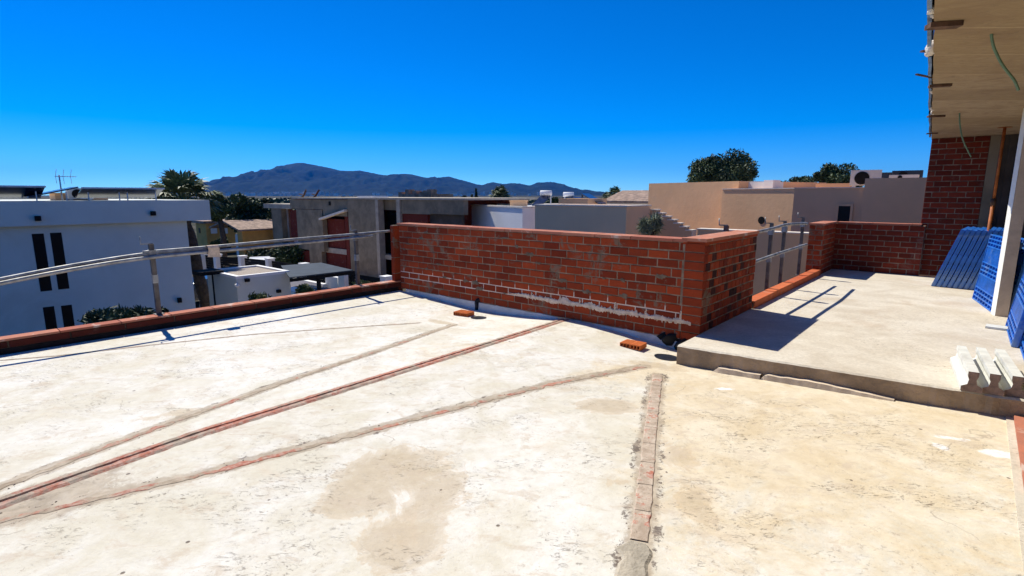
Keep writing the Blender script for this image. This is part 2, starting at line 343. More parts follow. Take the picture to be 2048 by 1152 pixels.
def build_floor():
    ds = .045
    s = np.arange(0.0, 7.66, ds); s[-1] = 7.66; t = np.concatenate([np.arange(-.02, 6.6, ds), np.arange(6.7, 12, .3)])
    S, T = np.meshgrid(s, t, indexing='ij')
    X = W0.x + D.x * S - N.x * T; Y = W0.y + D.y * S - N.y * T
    Zf = floor_z(S, T)
    d24 = np.minimum(seg_dist(X, Y, S2), seg_dist(X, Y, S4)); d1 = seg_dist(X, Y, S1); d3 = seg_dist(X, Y, S3); d5 = seg_dist(X, Y, S5)
    grime = np.maximum.reduce([1.22 - d24 / .085, .80 - d1 / .075, 1.12 - d3 / .12, 1.1 - d5 / .115])
    # the wide worn band between strips at the lower left
    band = np.maximum(0, 1.35 - (d3 + seg_dist(X, Y, S4)) / .50) * np.clip((X + .3) / -1.2, 0, 1)
    grime = np.clip(np.maximum(grime, band), 0, 1)
    chip = np.clip(np.maximum.reduce([1.0 - np.abs(d5 - .08) / .075, .85 - np.abs(d3 - .075) / .03, 1.0 - np.abs(d24 - .062) / .035]), 0, 1)
    # right of strip five the screed is warmer
    a, b_ = S5[-1], S5[1]; side = ((X - a.x) * (b_.y - a.y) - (Y - a.y) * (b_.x - a.x)) / math.hypot(b_.x - a.x, b_.y - a.y)
    side = -side if side[np.unravel_index(np.argmin((X - 2.2) ** 2 + (Y - 3.2) ** 2), X.shape)] < 0 else side
    warm = np.clip(.5 + side * 1.6, 0, 1) * np.clip(1.15 - np.maximum(0, 3.6 - Y) * .42 - np.maximum(0, X - 1.6) * .12, .12, 1) * .76
    warm = np.maximum(warm, blob(X, Y, 1300, 740, .8, .5) * .6)
    warm = np.maximum(warm, blob(X, Y, 930, 700, 1.0, .6, .7) * .3)
    stain = np.maximum.reduce([blob(X, Y, 790, 940, .42, .34, .3), blob(X, Y, 720, 985, .30, .26), blob(X, Y, 870, 985, .20, .34, -.3), blob(X, Y, 800, 1080, .26, .26, .2), blob(X, Y, 1215, 805, .30, .22), blob(X, Y, 1230, 960, .13, .10) * .75,
                               blob(X, Y, 1310, 722, .42, .14, -.5) * .8, blob(X, Y, 890, 640, .5, .12, -.7) * .75, blob(X, Y, 1345, 900, .16, .4) * .6,
                               blob(X, Y, 330, 830, .4, .12, .5) * .6, blob(X, Y, 1390, 1000, .15, .35, -.2) * .65])
    chalk = np.maximum.reduce([blob(X, Y, 1900, 872, .16, .05, -.4), blob(X, Y, 1882, 890, .06, .08), blob(X, Y, 2000, 905, .16, .10, -.3) * .85, blob(X, Y, 1450, 770, .14, .06) * .9, blob(X, Y, 1250, 1000, .05, .03) * .5])
    flk = np.maximum.reduce([blob(X, Y, 1450, 830, .45, .14, -.35), blob(X, Y, 1600, 850, .40, .20, -.35), blob(X, Y, 1500, 880, .25, .2), blob(X, Y, 1850, 990, .5, .16, -.3), blob(X, Y, 1700, 975, .30, .10, -.3), blob(X, Y, 1560, 800, .3, .08, -.4),
                             blob(X, Y, 200, 800, .10, .45, .3) * .8, blob(X, Y, 370, 745, .4, .2), blob(X, Y, 620, 880, .25, .15) * .8, blob(X, Y, 500, 700, .5, .2) * .7, blob(X, Y, 330, 1010, .4, .3) * .6, blob(X, Y, 1200, 900, .5, .4) * .55]) * .9
    ni, nj = S.shape
    co = np.stack([X, Y, Zf], -1).reshape(-1, 3)
    idx = np.arange(ni * nj).reshape(ni, nj)
    f = np.stack([idx[:-1, :-1], idx[:-1, 1:], idx[1:, 1:], idx[1:, :-1]], -1).reshape(-1, 4)
    # orientation upward
    p0, p1, p2 = co[f[0, 0]], co[f[0, 1]], co[f[0, 2]]
    if np.cross(p1 - p0, p2 - p0)[2] < 0: f = f[:, ::-1]
    me = bpy.data.meshes.new("terrace_floor"); me.from_pydata(co.tolist(), [], f.tolist()); me.materials.append(M['floor'])
    for nme, arr in (("grime", grime), ("chip", chip), ("warm", warm), ("stain", stain), ("chalk", chalk), ("flk", flk)):
        at = me.attributes.new(nme, 'FLOAT', 'POINT'); at.data.foreach_set("value", arr.reshape(-1).astype(np.float32))
    me.polygons.foreach_set("use_smooth", [True] * len(f)); me.update()
    o = bpy.data.objects.new("terrace_floor", me); COL.objects.link(o); tag(o, "pale worn screed floor of the terrace with tile guide strips", "floor", kind="structure")
build_floor()

# guide strips bedded in the floor
def resample(line, step):
    out = []
    for a, b in zip(line[:-1], line[1:]):
        n = max(1, int((b - a).length / step))
        out += [a.lerp(b, i / n) for i in range(n)]
    return out + [line[-1]]
def zat(p, dz=0.0):
    s, t = st(p); return V(p.x, p.y, float(floor_z(s, t)) + dz)
def ribbon(mb, line, off0, off1, h, slope, seed, jit=.006, step=.03, tint_len=.0, fade=None, slope2=None):
    slope2 = slope if slope2 is None else slope2
    pts = resample(line, step); n = len(pts); prev = None; tint = rnd.random(); acc = 0
    for i, p in enumerate(pts):
        d = (pts[min(i + 1, n - 1)] - pts[max(i - 1, 0)]).normalized(); side = V(d.y, -d.x, 0)
        if i: acc += (p - pts[i - 1]).length
        if tint_len and acc > tint_len: acc = 0; tint = rnd.random()
        j0 = nz(i * .45, seed) * jit * 2; j1 = nz(i * .45, seed + 9) * jit * 2
        a0, a1 = off0 + j0, off1 + j1
        row = [zat(p + side * (a0 - slope), -.004), zat(p + side * a0, h), zat(p + side * a1, h), zat(p + side * (a1 + slope2), -.004)]
        if prev and not (fade and nz(i * .16, seed + 31) > fade):
            for q in range(3): mb.face([prev[q], prev[q + 1], row[q + 1], row[q]], tint if acc > .012 or not tint_len else .0, 0)
        prev = row
def strip_mat(name, red_lo, red_hi, sc, gl=(.30, .235, .175), gh=(.50, .41, .32)):
    """tile showing through a skin of old mortar"""
    m, k, b = newmat(name, .92, 0, .15); a = k.attr("tint")
    grey = k.mix(k.ramp(k.noise(9, 6, .7), .35, .65), gl, gh)
    red = k.mix(a, (.34, .12, .08), (.50, .19, .12)); red = k.mix(k.ramp(k.noise(30, 5, .7), .4, .65), red, (.52, .33, .26))
    f = k.math('ADD', k.noise(sc, 7, .72, dist=.5), k.math('MULTIPLY', k.math('SUBTRACT', a, .5), .10))
    c = k.mix(k.ramp(f, red_lo, red_hi), grey, red)
    c = k.mix(k.math('MULTIPLY', k.ramp(k.noise(48, 5, .75), .58, .68), .7), c, (.15, .11, .085))
    k.l.new(c, b.inputs["Base Color"]); bump(k, b, k.noise(60, 6, .75), .7, .008); return m
M['strip'] = strip_mat("worn_guide_tile", .44, .56, 4.5)
M['strip2'] = strip_mat('half_buried_tile', .47, .60, 4.0, (.33, .26, .185), (.50, .42, .315))
M['strip3'] = strip_mat("red_guide_tile", .40, .54, 5.0)
M['strip5'] = strip_mat("mortared_guide_tile", .53, .60, 9, (.40, .31, .23), (.60, .50, .39))
M['strip1'] = strip_mat("faint_guide_tile", .50, .75, 4)
mb = MB(); ribbon(mb, S1, -.014, .014, .003, .01, 3, .008); o = mb.build("guide_strip", M['strip1']); tag(o, "faint broken guide strip of tile nearest the low parapet", "guide strip", "tile guide strips set in the terrace floor")
def two_tone(line, label, m_in, w_t, w_m, seed):
    root = empty("guide_strip", zat(line[len(line) // 2]), label, "guide strip", "tile guide strips set in the terrace floor")
    mb = MB(); ribbon(mb, line, -w_t * .4, w_t, .003, .010, seed + 5, .016, tint_len=.5); mb.build("tile_row", M['strip2'], root)
M['old_mortar'] = plain("old_mortar", (.40, .325, .245), .3, 8, bscale=45, bstr=.9, bdist=.01, dirt=(.20, .15, .11), dirt_amt=.8)
two_tone(S2, "worn reddish guide strip running to the drain below the loose half brick", M['old_mortar'], .034, .046, 13)
root = empty("guide_strip", zat(S3[1]), "double row guide strip of red tile with open groove down its middle", "guide strip", "tile guide strips set in the terrace floor")
for off, sd_ in ((-.033, 21), (.033, 35)):
    mb = MB(); ribbon(mb, S3, off - .019, off + .019, .011, .032 if off < 0 else .004, sd_, .006, tint_len=.42, slope2=.004 if off < 0 else .032); mb.build("tile_row", M['strip3'], root)
two_tone(S4, "worn guide strip curving to the drain beside the concrete step", M['old_mortar'], .030, .052, 43)
root = empty("guide_strip", zat(S5[2]), "mortar stained brick guide strip running from foreground towards the step corner", "guide strip", "tile guide strips set in the terrace floor")
pts = resample(S5[1:], .25)
for i in range(len(pts) - 1):
    if i == 0: continue
    a, b_ = pts[i], pts[i + 1]; d = (b_ - a).normalized()
    mb = MB(); ribbon(mb, [a + d * .004, b_ - d * .001], -.038, .038, .006, .010, 50 + i, .006)
    for q in range(len(mb.t)): mb.t[q] = rnd.random()
    mb.build("tile", M['strip5'], root)
mb = MB(); a, b_ = S5[0], gz(1278, 1085); ribbon(mb, [a, gz(1262, 1152), b_], -.055, .050, .010, .02, 77, .03); mb.build("mortar_patch", plain("grey_patch", (.44, .385, .295), .25, 6, bscale=35, bstr=1.0, bdist=.012, dirt=(.30, .23, .16), dirt_amt=.8), root)
# crumbs of mortar lying by the strips
mb = MB()
for line, cnt, wd in ((S5, 150, .17), (S4, 110, .11), (S3, 90, .12), (S2, 80, .10)):
    pl_ = resample(line, .02)
    for i in range(cnt):
        p = rnd.choice(pl_); q = V(p.x + rnd.gauss(0, wd * .55), p.y + rnd.gauss(0, wd * .45), 0); s_, t_ = st(q)
        if s_ < .1 or s_ > 7.5 or t_ < .6: continue
        r = .002 + .007 * rnd.random() ** 2.2; q = zat(q, -.001)
        vs = [q + V(r * math.cos(a), r * math.sin(a), 0) * rnd.uniform(.6, 1.3) for a in (0, 1.3, 2.5, 3.8, 5.0)] + [q + V(0, 0, r * rnd.uniform(.5, 1))]
        mb.mesh(vs, [(0, 1, 5), (1, 2, 5), (2, 3, 5), (3, 4, 5), (4, 0, 5)], rnd.random())
tag(mb.build("mortar_crumbs", plain("crumb", (.24, .19, .15), .4, 30)), "crumbs of broken mortar scattered beside the guide strips", "debris", kind="stuff")

# ------------------------------------------------------------------ brick walls
def brick_wall(root, p, u, length, n, z0, z1, thick, mats, pitch=.245, course=.0855, seed=1, name="brickwork", dark_some=0.0, tmin=.0, u0=0.0, back=False, mort=.012):
    """core of mortar plus proud bricks on the face with outward normal n"""
    r = random.Random(seed); u = Vector(u).normalized(); n = Vector(n).normalized(); mb = MB()
    mb.pbox(Vector(p) - n * thick + Z * z0, u * length, n * (thick - .006), Z * (z1 - z0), .5, 1)
    nc = int(round((z1 - z0) / course)); ch = (z1 - z0) / nc
    for side in ((n, 0.0),) + (((-n, thick),) if back else ()):
        nn, off = side
        for c in range(nc):
            x = -((c % 2) * pitch / 2) - r.uniform(0, .03) + u0; zc = z0 + c * ch
            while x < length:
                L = pitch + r.uniform(-.006, .006); a = max(0, x) ; b = min(length, x + L - mort)
                if b - a > .03:
                    zz0, zz1 = zc + mort * .5 + r.uniform(-.002, .002), zc + ch - mort * .5 + r.uniform(-.002, .002)
                    pr = r.uniform(-.0025, .003); ins = .004; tn = max(tmin, min(1, r.gauss(.52, .36)))
                    mi = 2 if r.random() < dark_some else 0
                    base = Vector(p) - nn * (off + .008 if off == 0 else -off + .008)
                    if off: base = Vector(p) - n * (thick) + n * .008
                    o0 = base; w = nn * (.008 + pr + (.0 if not off else .0))
                    q = [o0 + u * a + Z * zz0, o0 + u * b + Z * zz0, o0 + u * b + Z * zz1, o0 + u * a + Z * zz1]
                    tl = r.uniform(-.002, .002)
                    f = [o0 + w + u * (a + ins) + Z * (zz0 + ins), o0 + w + u * (b - ins) + Z * (zz0 + ins + tl), o0 + w + u * (b - ins) + Z * (zz1 - ins + tl), o0 + w + u * (a + ins) + Z * (zz1 - ins)]
                    if u.cross(Z).dot(nn) > 0: fs = [(4, 5, 6, 7), (0, 1, 5, 4), (1, 2, 6, 5), (2, 3, 7, 6), (3, 0, 4, 7)]
                    else: fs = [(7, 6, 5, 4), (4, 5, 1, 0), (5, 6, 2, 1), (6, 7, 3, 2), (7, 4, 0, 3)]
                    mb.mesh(q + f, fs, tn, mi)
                x += L
    return mb.build(name, mats, root)
def cap_row(root, p, u, length, n, z, thick, h=.032, pitch=.5, seed=3, over=.012, name="cap_tiles", mat=None, tint=None):
    r = random.Random(seed); u = Vector(u).normalized(); n = Vector(n).normalized(); mb = MB(); x = 0
    while x < length - .02:
        L = min(pitch * r.uniform(.93, 1.07), length - x)
        o0 = Vector(p) + u * (x + .003) + n * (over + r.uniform(-.003, .003)) + Z * (z + r.uniform(0, .003))
        mb.pbox(o0, u * (L - .008), -n * (thick + 2 * over), Z * h, r.random() if tint is None else tint, 0); x += L
    return mb.build(name, mat or M['cap'], root)

# front wall
W1 = P(5.25, 0)
root = empty("brick_wall", P(2.6, .0, 0), "long shaded red brick parapet wall with white mortar smear along its lower courses", "brick wall")
bw = brick_wall(root, P(.1, 0), D, 4.93, -N, .045, 1.105, .24, [M['brick'], M['mortar']], seed=5, course=.0965)
cap_row(root, P(.06, 0), D, 5.0, -N, 1.106, .24, pitch=.48)
# pier of stacked bricks at its left end, and the toothed column at its right end
mb = MB(); zz = .02
while zz < 1.0:
    mb.pbox(P(-.09, .035, zz + .006), D * .085, N * .2, Z * .256, rnd.uniform(.1, .7), 0); zz += .268
mb.pbox(P(-.085, .028, .0), D * .075, N * .19, Z * 1.10, .5, 1); mb.build("end_pier", [M['brick'], M['mortar2']], root)
mb = MB(); zz = .043
while zz < 1.09:
    mb.pbox(P(5.04, .006 + rnd.uniform(0, .004), zz + .006), D * (.207), N * .12, Z * .0825, rnd.uniform(.1, .9), 0); zz += .0965
mb.build("corner_bricks", [M['brick']], root)
# pale fillet of mortar under the wall, following the floor
mb = MB(); n_ = 120; prev = None
for i in range(n_ + 1):
    s_ = .25 + (5.02 - .25) * i / n_; zt = .045 + nz(s_ * 4, 2) * .012 + nz(s_ * 17, 5) * .007; out = .030 + nz(s_ * 6, 8) * .008
    if s_ > 4.72: zt -= (s_ - 4.72) * .10
    ft = float(floor_z(s_, 0)); row = [P(s_, .004, zt), P(s_, .012, zt), P(s_, out, ft - .01)]
    if prev and zt > ft - .01 and not (3.42 < s_ < 3.95 and nz(s_ * 9) > -.3):
        mb.face([prev[0], row[0], row[1], prev[1]]); mb.face([prev[1], row[1], row[2], prev[2]])
    prev = row
mb.build("mortar_fillet", M['white_plaster'], root, smooth=True)
# dried mortar smear: ragged, raised
mb = MB(); n_ = 520; prev = None
for i in range(n_ + 1):
    s_ = 2.55 + 2.6 * i / n_; k_ = min(1, (s_ - 2.55) / .35)
    zc = .262 - (s_ - 2.55) * .008 + nz(s_ * 3.1, 4) * .012
    up = k_ * (.022 + .085 * max(0, nz(s_ * 5.3, 1)) ** 1.2 + .022 * nz(s_ * 23, 3) + .030 * max(0, nz(s_ * 41, 9)) + .010 * nz(s_ * 90, 2)); dn = k_ * (.024 + .055 * max(0, nz(s_ * 4.1, 7)) + .020 * nz(s_ * 27, 6) + .034 * max(0, nz(s_ * 47, 3)) + .010 * nz(s_ * 85, 4))
    up, dn = max(.004, up), max(.004, dn)
    row = [P(s_, .004, zc + up), P(s_, .013 + .005 * nz(s_ * 14, 2), zc + up * .5), P(s_, .012 + .005 * nz(s_ * 11, 5), zc - dn * .5), P(s_, .004, zc - dn)]
    if prev:
        for q in range(3): mb.face([prev[q + 1], row[q + 1], row[q], prev[q]])
    prev = row
for s0, h_ in ((2.95, .07), (3.42, .09), (3.72, .075), (4.22, .10), (4.62, .075), (5.03, .11)):
    vs = []
    for j in range(9):
        v = j / 8; w_ = .018 * (1 - .6 * v) * (1 + .5 * nz(s0 * 9 + j)); x = s0 + .012 * nz(j * .7, s0); vs += [P(x - w_, .005, .255 + h_ * v), P(x, .014, .255 + h_ * v), P(x + w_, .005, .255 + h_ * v)]
    for j in range(8):
        a = j * 3; mb.mesh([vs[a + q] for q in range(6)], [(0, 1, 4, 3), (1, 2, 5, 4)])
mb.build("mortar_smear", M['smear'], root, smooth=True)
# lumps of grey mortar pressed on the bricks
mb = MB()
for i in range(30):
    s_ = rnd.uniform(.2, 5.1); z_ = .045 + .0965 * rnd.randint(2, 10) + rnd.uniform(-.01, .01); w_ = rnd.uniform(.02, .08); h_ = rnd.uniform(.008, .028); c_ = P(s_, .0075, z_); nn_ = 16
    ring = []
    for j in range(nn_):
        a = 2 * math.pi * j / nn_; q = 1 + .9 * nz(i * 3.1, j * .9); ring.append(P(s_ + math.cos(a) * w_ * q, .003, z_ + math.sin(a) * h_ * q))
    mb.mesh(ring + [c_], [(j, (j + 1) % nn_, nn_) for j in range(nn_)], rnd.random())
mb.build("mortar_lumps", plain("mortar_lump", (.17, .125, .085), .3, 14, bscale=40, bstr=.7), root, smooth=True)

# return wall
root = empty("brick_wall", P(5.25, -.85, .137), "short red brick return wall with scattered dark bricks at the corner", "brick wall")
brick_wall(root, P(5.25, 0, 0), N, 1.72, D, .137, 1.085, .24, [M['brick'], M['mortar2'], M['brick_dk']], seed=11, dark_some=.16, pitch=.128, course=.0965)
mb = MB()
for q in range(1): mb.pbox(P(5.25, -.0, 1.086), N * 1.72, -D * .24, Z * .030, .9)
mb.build("levelling_course", M['brick'], root)
cap_row(root, P(5.25, .012, 0), N, 1.74, D, 1.118, .24, pitch=.85, h=.034, mat=M['cap'], over=.015, tint=1.0)

# kerb with railing, far segment and back wall
root = empty("brick_kerb", P(5.25, -3.7, .137), "low kerb of sunlit orange bricks under the two rail railing", "kerb")
mb = MB(); x = 1.74
while x < 5.6:
    L = min(rnd.uniform(.85, 1.05), 5.62 - x); mb.pbox(P(5.27 + rnd.uniform(-.006, .006), -x, .14), N * (L - .012), -D * .14, Z * (.100 + rnd.uniform(-.006, .008)), rnd.random()); x += L
mb.build("bricks", M['orange'], root)
mb = MB(); mb.pbox(P(5.262, -1.74, .06), N * 3.88, -D * .125, Z * .155); mb.build("mortar_bed", M['mortar2'], root)
root = empty("brick_wall", P(5.25, -6.2, .137), "short brick wall stub closing the far end of the railing", "brick wall")
brick_wall(root, P(5.25, -5.62, 0), N, 1.14, D, .137, 1.055, .24, [M['brick'], M['mortar2']], seed=21, course=.0965)
brick_wall(root, P(5.01, -5.612, 0), D, .236, -N, .137, 1.055, .012, [M['brick'], M['mortar2']], seed=23, course=.0965, name="end_face")
cap_row(root, P(5.25, -5.60, 0), N, 1.2, D, 1.056, .24, pitch=.6, tint=.6)
root = empty("brick_wall", P(5.9, -6.72, .137), "shaded back brick wall between the railing stub and the tall brick pier", "brick wall")
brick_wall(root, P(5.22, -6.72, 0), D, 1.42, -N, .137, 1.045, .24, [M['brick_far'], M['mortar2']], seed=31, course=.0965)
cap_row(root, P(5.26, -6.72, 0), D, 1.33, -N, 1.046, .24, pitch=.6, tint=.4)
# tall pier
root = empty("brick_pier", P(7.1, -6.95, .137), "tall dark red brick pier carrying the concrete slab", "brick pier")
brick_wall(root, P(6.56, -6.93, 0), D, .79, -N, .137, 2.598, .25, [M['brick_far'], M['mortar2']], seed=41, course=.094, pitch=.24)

# low parapet on the left
root = empty("brick_parapet", P(0, 3.0, 0), "low dark brick parapet with pink cap along the terrace's left edge", "parapet")
brick_wall(root, P(0.02, -.1, 0), -N, 13, D, -.10, .135, .15, [M['brick_par'], M['mortar3']], seed=51, course=.0783, pitch=.5)
cap_row(root, P(0.02, -.1, 0), -N, 13, D, .136, .15, pitch=.52, h=.022, over=.008, seed=8)
mb = MB(); mb.pbox(P(.021, .0, -.11), -N * 13, D * .012, Z * .165); mb.build('tar_band', M['tar'], root)  # near-black strip: deep shade at the parapet foot put into the colour

# ------------------------------------------------------------------ step slab (structure) and building shell
def slab_mat():
    m, k, b = newmat("step_slab_concrete", .92, 0, .2)
    mid = k.noise(1.6, 7, .65, dist=.7); fine = k.noise(30, 6, .7)
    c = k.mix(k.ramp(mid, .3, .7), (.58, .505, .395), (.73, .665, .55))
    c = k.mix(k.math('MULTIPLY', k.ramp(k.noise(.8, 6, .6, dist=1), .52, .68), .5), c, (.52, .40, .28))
    fl = k.noise(14, 6, .78, k.scaled(1, 2.4, 1, .5), 1.2); gate = k.ramp(k.noise(.9, 4, .6), .5, .64)
    flake = k.math('MULTIPLY', k.ramp(fl, .575, .615), gate)
    c = k.mix(k.math('MULTIPLY', k.ramp(k.noise(45, 6, .8), .55, .66), .35), c, (.36, .29, .21))
    c = k.mix(k.math('MULTIPLY', flake, .75), c, (.26, .21, .16))
    c = k.mix(k.ramp(fine, .35, .7), k.mix(1.0, c, (.86, .86, .85), 'MULTIPLY'), c)
    k.l.new(c, b.inputs["Base Color"])
    bump(k, b, k.math('ADD', k.math('MULTIPLY', k.noise(85, 6, .75), .8), k.math('MULTIPLY', k.noise(12, 4), .6)), .6, .007); return m
M['slabtop'] = slab_mat()
def subdiv_slab():
    mb = MB(); n = 60; fr = []
    for i in range(n + 1):
        s_ = 5.245 + (7.70 - 5.245) * i / n; t_ = .555 - (s_ - 5.24) * .116 + nz(s_ * 6, 1) * .010 + nz(s_ * 25, 2) * .008; fr.append((s_, t_))
    fr.append((9.5, .05))
    mid = [(s_, t_ - .02) for s_, t_ in fr]
    top = [P(s_, t_, .137 + nz(s_ * 8, 3) * .003) for s_, t_ in mid] + [P(9.5, -6.75, .137), P(5.10, -6.75, .137), P(5.10, -1.6, .137), P(5.245, -.0, .137)]
    mb.face(top, m=0)
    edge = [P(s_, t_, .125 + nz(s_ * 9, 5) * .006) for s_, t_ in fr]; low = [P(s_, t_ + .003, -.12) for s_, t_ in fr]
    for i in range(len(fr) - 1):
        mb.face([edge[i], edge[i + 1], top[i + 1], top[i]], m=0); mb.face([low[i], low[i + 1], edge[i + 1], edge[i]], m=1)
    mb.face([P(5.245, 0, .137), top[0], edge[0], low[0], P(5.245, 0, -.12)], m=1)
    o = mb.build("step_slab", [M['slabtop'], M['step']]); bm = bmesh.new(); bm.from_mesh(o.data); bmesh.ops.recalc_face_normals(bm, faces=bm.faces); bm.to_mesh(o.data); bm.free()
    tag(o, "raised rough concrete slab one step above the terrace floor", "floor slab", kind="structure")
subdiv_slab()
# broken mortar skirting in front of the step
root = empty("mortar_skirting", P(6.2, .55, 0), "broken pale mortar skirting strip along the foot of the concrete step", "skirting")
for (sa, sb, h_) in ((5.62, 6.02, .045), (6.03, 7.0, .05)):
    mb = MB(); prev = None; n_ = 40
    for i in range(n_ + 1):
        s_ = sa + (sb - sa) * i / n_; tb = .555 - (s_ - 5.24) * .116; f_ = min(1, (s_ - sa) / .05 + .3) * (1 - .75 * max(0, (s_ - 6.5) / .5) if sa > 6 else 1)
        zt = float(floor_z(s_, tb)) + h_ * f_ * (1 + .25 * nz(s_ * 9, sa)); zb = float(floor_z(s_, tb)) - .01; o_ = .058 + .008 * nz(s_ * 12, 3)
        row = [P(s_, tb - .01, zt), P(s_, tb + o_, zt), P(s_, tb + o_ + .012, zb)]
        if prev: mb.face([prev[0], row[0], row[1], prev[1]]); mb.face([prev[1], row[1], row[2], prev[2]])
        prev = row
    mb.build("strip_piece", M['skirt'], root)

def soffit_mat():
    m, k, b = newmat("board_marked_concrete", .9, 0, .2)
    sx = k.node("ShaderNodeSeparateXYZ"); k.l.new(k.scaled(1, 1, 1, .03), sx.inputs[0])
    bd = k.math('ADD', k.math('MULTIPLY', sx.outputs[1], 1.55), k.math('MULTIPLY', k.noise(.8, 2), .05)); fr = k.math('FRACT', bd)
    line = k.math('SUBTRACT', 1, k.ramp(k.math('ABSOLUTE', k.math('SUBTRACT', fr, .5)), .0, .018))
    wn = k.node("ShaderNodeTexWhiteNoise", noise_dimensions='1D'); k.l.new(k.math('FLOOR', k.math('ADD', bd, .5)), wn.inputs["W"])
    c = k.mix(wn.outputs["Value"], (.35, .265, .16), (.45, .35, .225))
    gr = k.noise(5, 7, .7, k.scaled(1.4, 5, 1, .03), .9); c = k.mix(k.ramp(gr, .35, .7), k.mix(1.0, c, (.82, .78, .74), 'MULTIPLY'), c)
    c = k.mix(k.math('MULTIPLY', k.ramp(k.noise(1.7, 9, .75, dist=.9), .46, .60), .75), c, (.27, .19, .115)); c = k.mix(k.math('MULTIPLY', k.ramp(k.noise(11, 7, .8), .54, .66), .5), c, (.20, .15, .10))
    c = k.mix(k.math('MULTIPLY', line, .5), c, (.60, .46, .30))
    k.l.new(c, b.inputs["Base Color"]); bump(k, b, k.math('ADD', k.math('MULTIPLY', line, 1.2), k.math('ADD', gr, k.math('MULTIPLY', k.noise(40, 5), .4))), .5, .008); return m
M['soffit'] = soffit_mat()
root = empty("unfinished_building", P(9.5, -3, .137), "unfinished building with board marked concrete slab and open dark rooms", "building")
mb = MB(); n_ = 90; ed = []
for i in range(n_ + 1):
    t_ = -7.2 + i / n_ * 16.2; s_ = 6.55 + (t_ + 6.95) * .0563 + nz(t_ * 4, 2) * .010 + nz(t_ * 19, 4) * .006; ed.append(P(s_, t_))
poly = [(p.x, p.y) for p in ed] + [(P(13, 9).x, P(13, 9).y), (P(13, -7.2).x, P(13, -7.2).y)]
mb.prism(poly, 2.6, 2.95); mb.build("roof_slab", M['soffit'], root)
for a_, b_ in ((-7.0, -3.0), (-2.9, .6), (.7, 9)):
    mb = MB()
    i0, i1 = int((a_ + 7.2) / 16.2 * n_), int((b_ + 7.2) / 16.2 * n_)
    pts = [ed[i] - D * .035 for i in range(i0, i1, 2)]
    n_p = len(pts); lo = [p + Z * (2.625 + .01 * nz(p.y * 4)) for p in pts]; hi = [p + Z * (3.0 + .02 * nz(p.y * 3)) for p in pts]; o_ = D * .022
    vs = lo + hi + [p + o_ for p in lo] + [p + o_ for p in hi]; fs = []
    for q in range(n_p - 1): fs += [(q, n_p + q, n_p + q + 1, q + 1), (2 * n_p + q, 2 * n_p + q + 1, 3 * n_p + q + 1, 3 * n_p + q), (q, q + 1, 2 * n_p + q + 1, 2 * n_p + q)]
    mb.mesh(vs, fs); mb.build("edge_membrane", M['membrane'], root)
mb = MB()
mb.pbox(P(12.4, 9, 0), -N * -16.2 if False else N * 16.2, D * .2, Z * 2.598); mb.pbox(P(7.34, -7.0, .14), D * 5.06, N * .2, Z * 2.458); mb.pbox(P(7.8, 9, 0), D * 4.6, N * .2, Z * 2.598)
mb.build("inner_wall", M['dark_in'], root)
mb = MB(); mb.pbox(P(7.66, 9, -.2), D * 4.74, N * 9, Z * .196); mb.build("room_floor", M['slabtop'], root)
mb = MB()
mb.pbox(P(7.355, -6.93, .138), D * .13, N * .065, Z * 2.46)
mb.build("concrete_column", M['conc'], root); mb = MB(); mb.pbox(P(7.60, -6.96, .138), D * .09, N * .035, Z * 2.46); mb.build("concrete_column", M['dark_in'], root)
mb = MB(); mb.pbox(P(7.636, -3.245, .138), D * .115, N * .30, Z * 2.46); mb.build("door_jamb", M['jamb'], root); mb = MB(); mb.prism([(P(a_, b_).x, P(a_, b_).y) for a_, b_ in ((7.596, -3.36), (7.634, -3.246), (7.634, -3.36))], .138, 2.598); mb.build("edge_bead", M['bead'], root)  # added white chamfer: the jamb's sunlit side put into shape and colour
mb = MB(); mb.pbox(P(8.0, -6.3, .138), D * .1, N * .25, Z * 2.46); mb.build("inner_column", M['dark_in'], root); mb = MB(); mb.pbox(P(9.4, -4.2, .138), D * .3, N * .3, Z * 2.46); mb.build("inner_column", M['dark_in'], root)
mb = MB(); mb.pbox(P(7.70, 1.6, .0), D * .12, N * .10, Z * .03, .3); mb.pbox(P(7.70, 1.5, 0), D * .12, N * 1.2, Z * .022, .6)
mb.build("threshold_bricks", M['cap'], root)
# rusty formwork bars left in the slab edge
bars = []
for (xa, ya, xb, yb, h_) in ((1856, 47, 1921, 43, .030), (1858, 170, 1903, 167, .024), (1856, 231, 1889, 230, .024), (1853, 266, 1876, 265, .020), (1842, 110, 1868, 111, .010), (1832, 155, 1862, 161, .008)):
    a, b_ = gz(xa, ya, 2.6), gz(xb, yb, 2.6); u_ = b_ - a; w_ = V(-u_.y, u_.x, 0).normalized() * (h_ * 2.4)
    mb = MB(); mb.pbox(a - w_ * .5 + Z * (-h_ if h_ > .015 else .02), u_, w_, Z * (h_ - .003) if h_ > .015 else Z * .012)
    mb.build("formwork_bar", M['rust'], root)
def lump(mb, c, r, seed, sq=(1, 1, 1), tint=.5):
    bm = bmesh.new(); bmesh.ops.create_icosphere(bm, subdivisions=2, radius=1)
    vs = [Vector(c) + Vector((v.co.x * sq[0], v.co.y * sq[1], v.co.z * sq[2])) * r * (1 + .45 * noise.noise(v.co * 1.7 + V(seed, seed * 2.1, 0))) for v in bm.verts]
    fs = [tuple(v.index for v in f.verts) for f in bm.faces]; bm.free(); mb.mesh(vs, fs, tint)
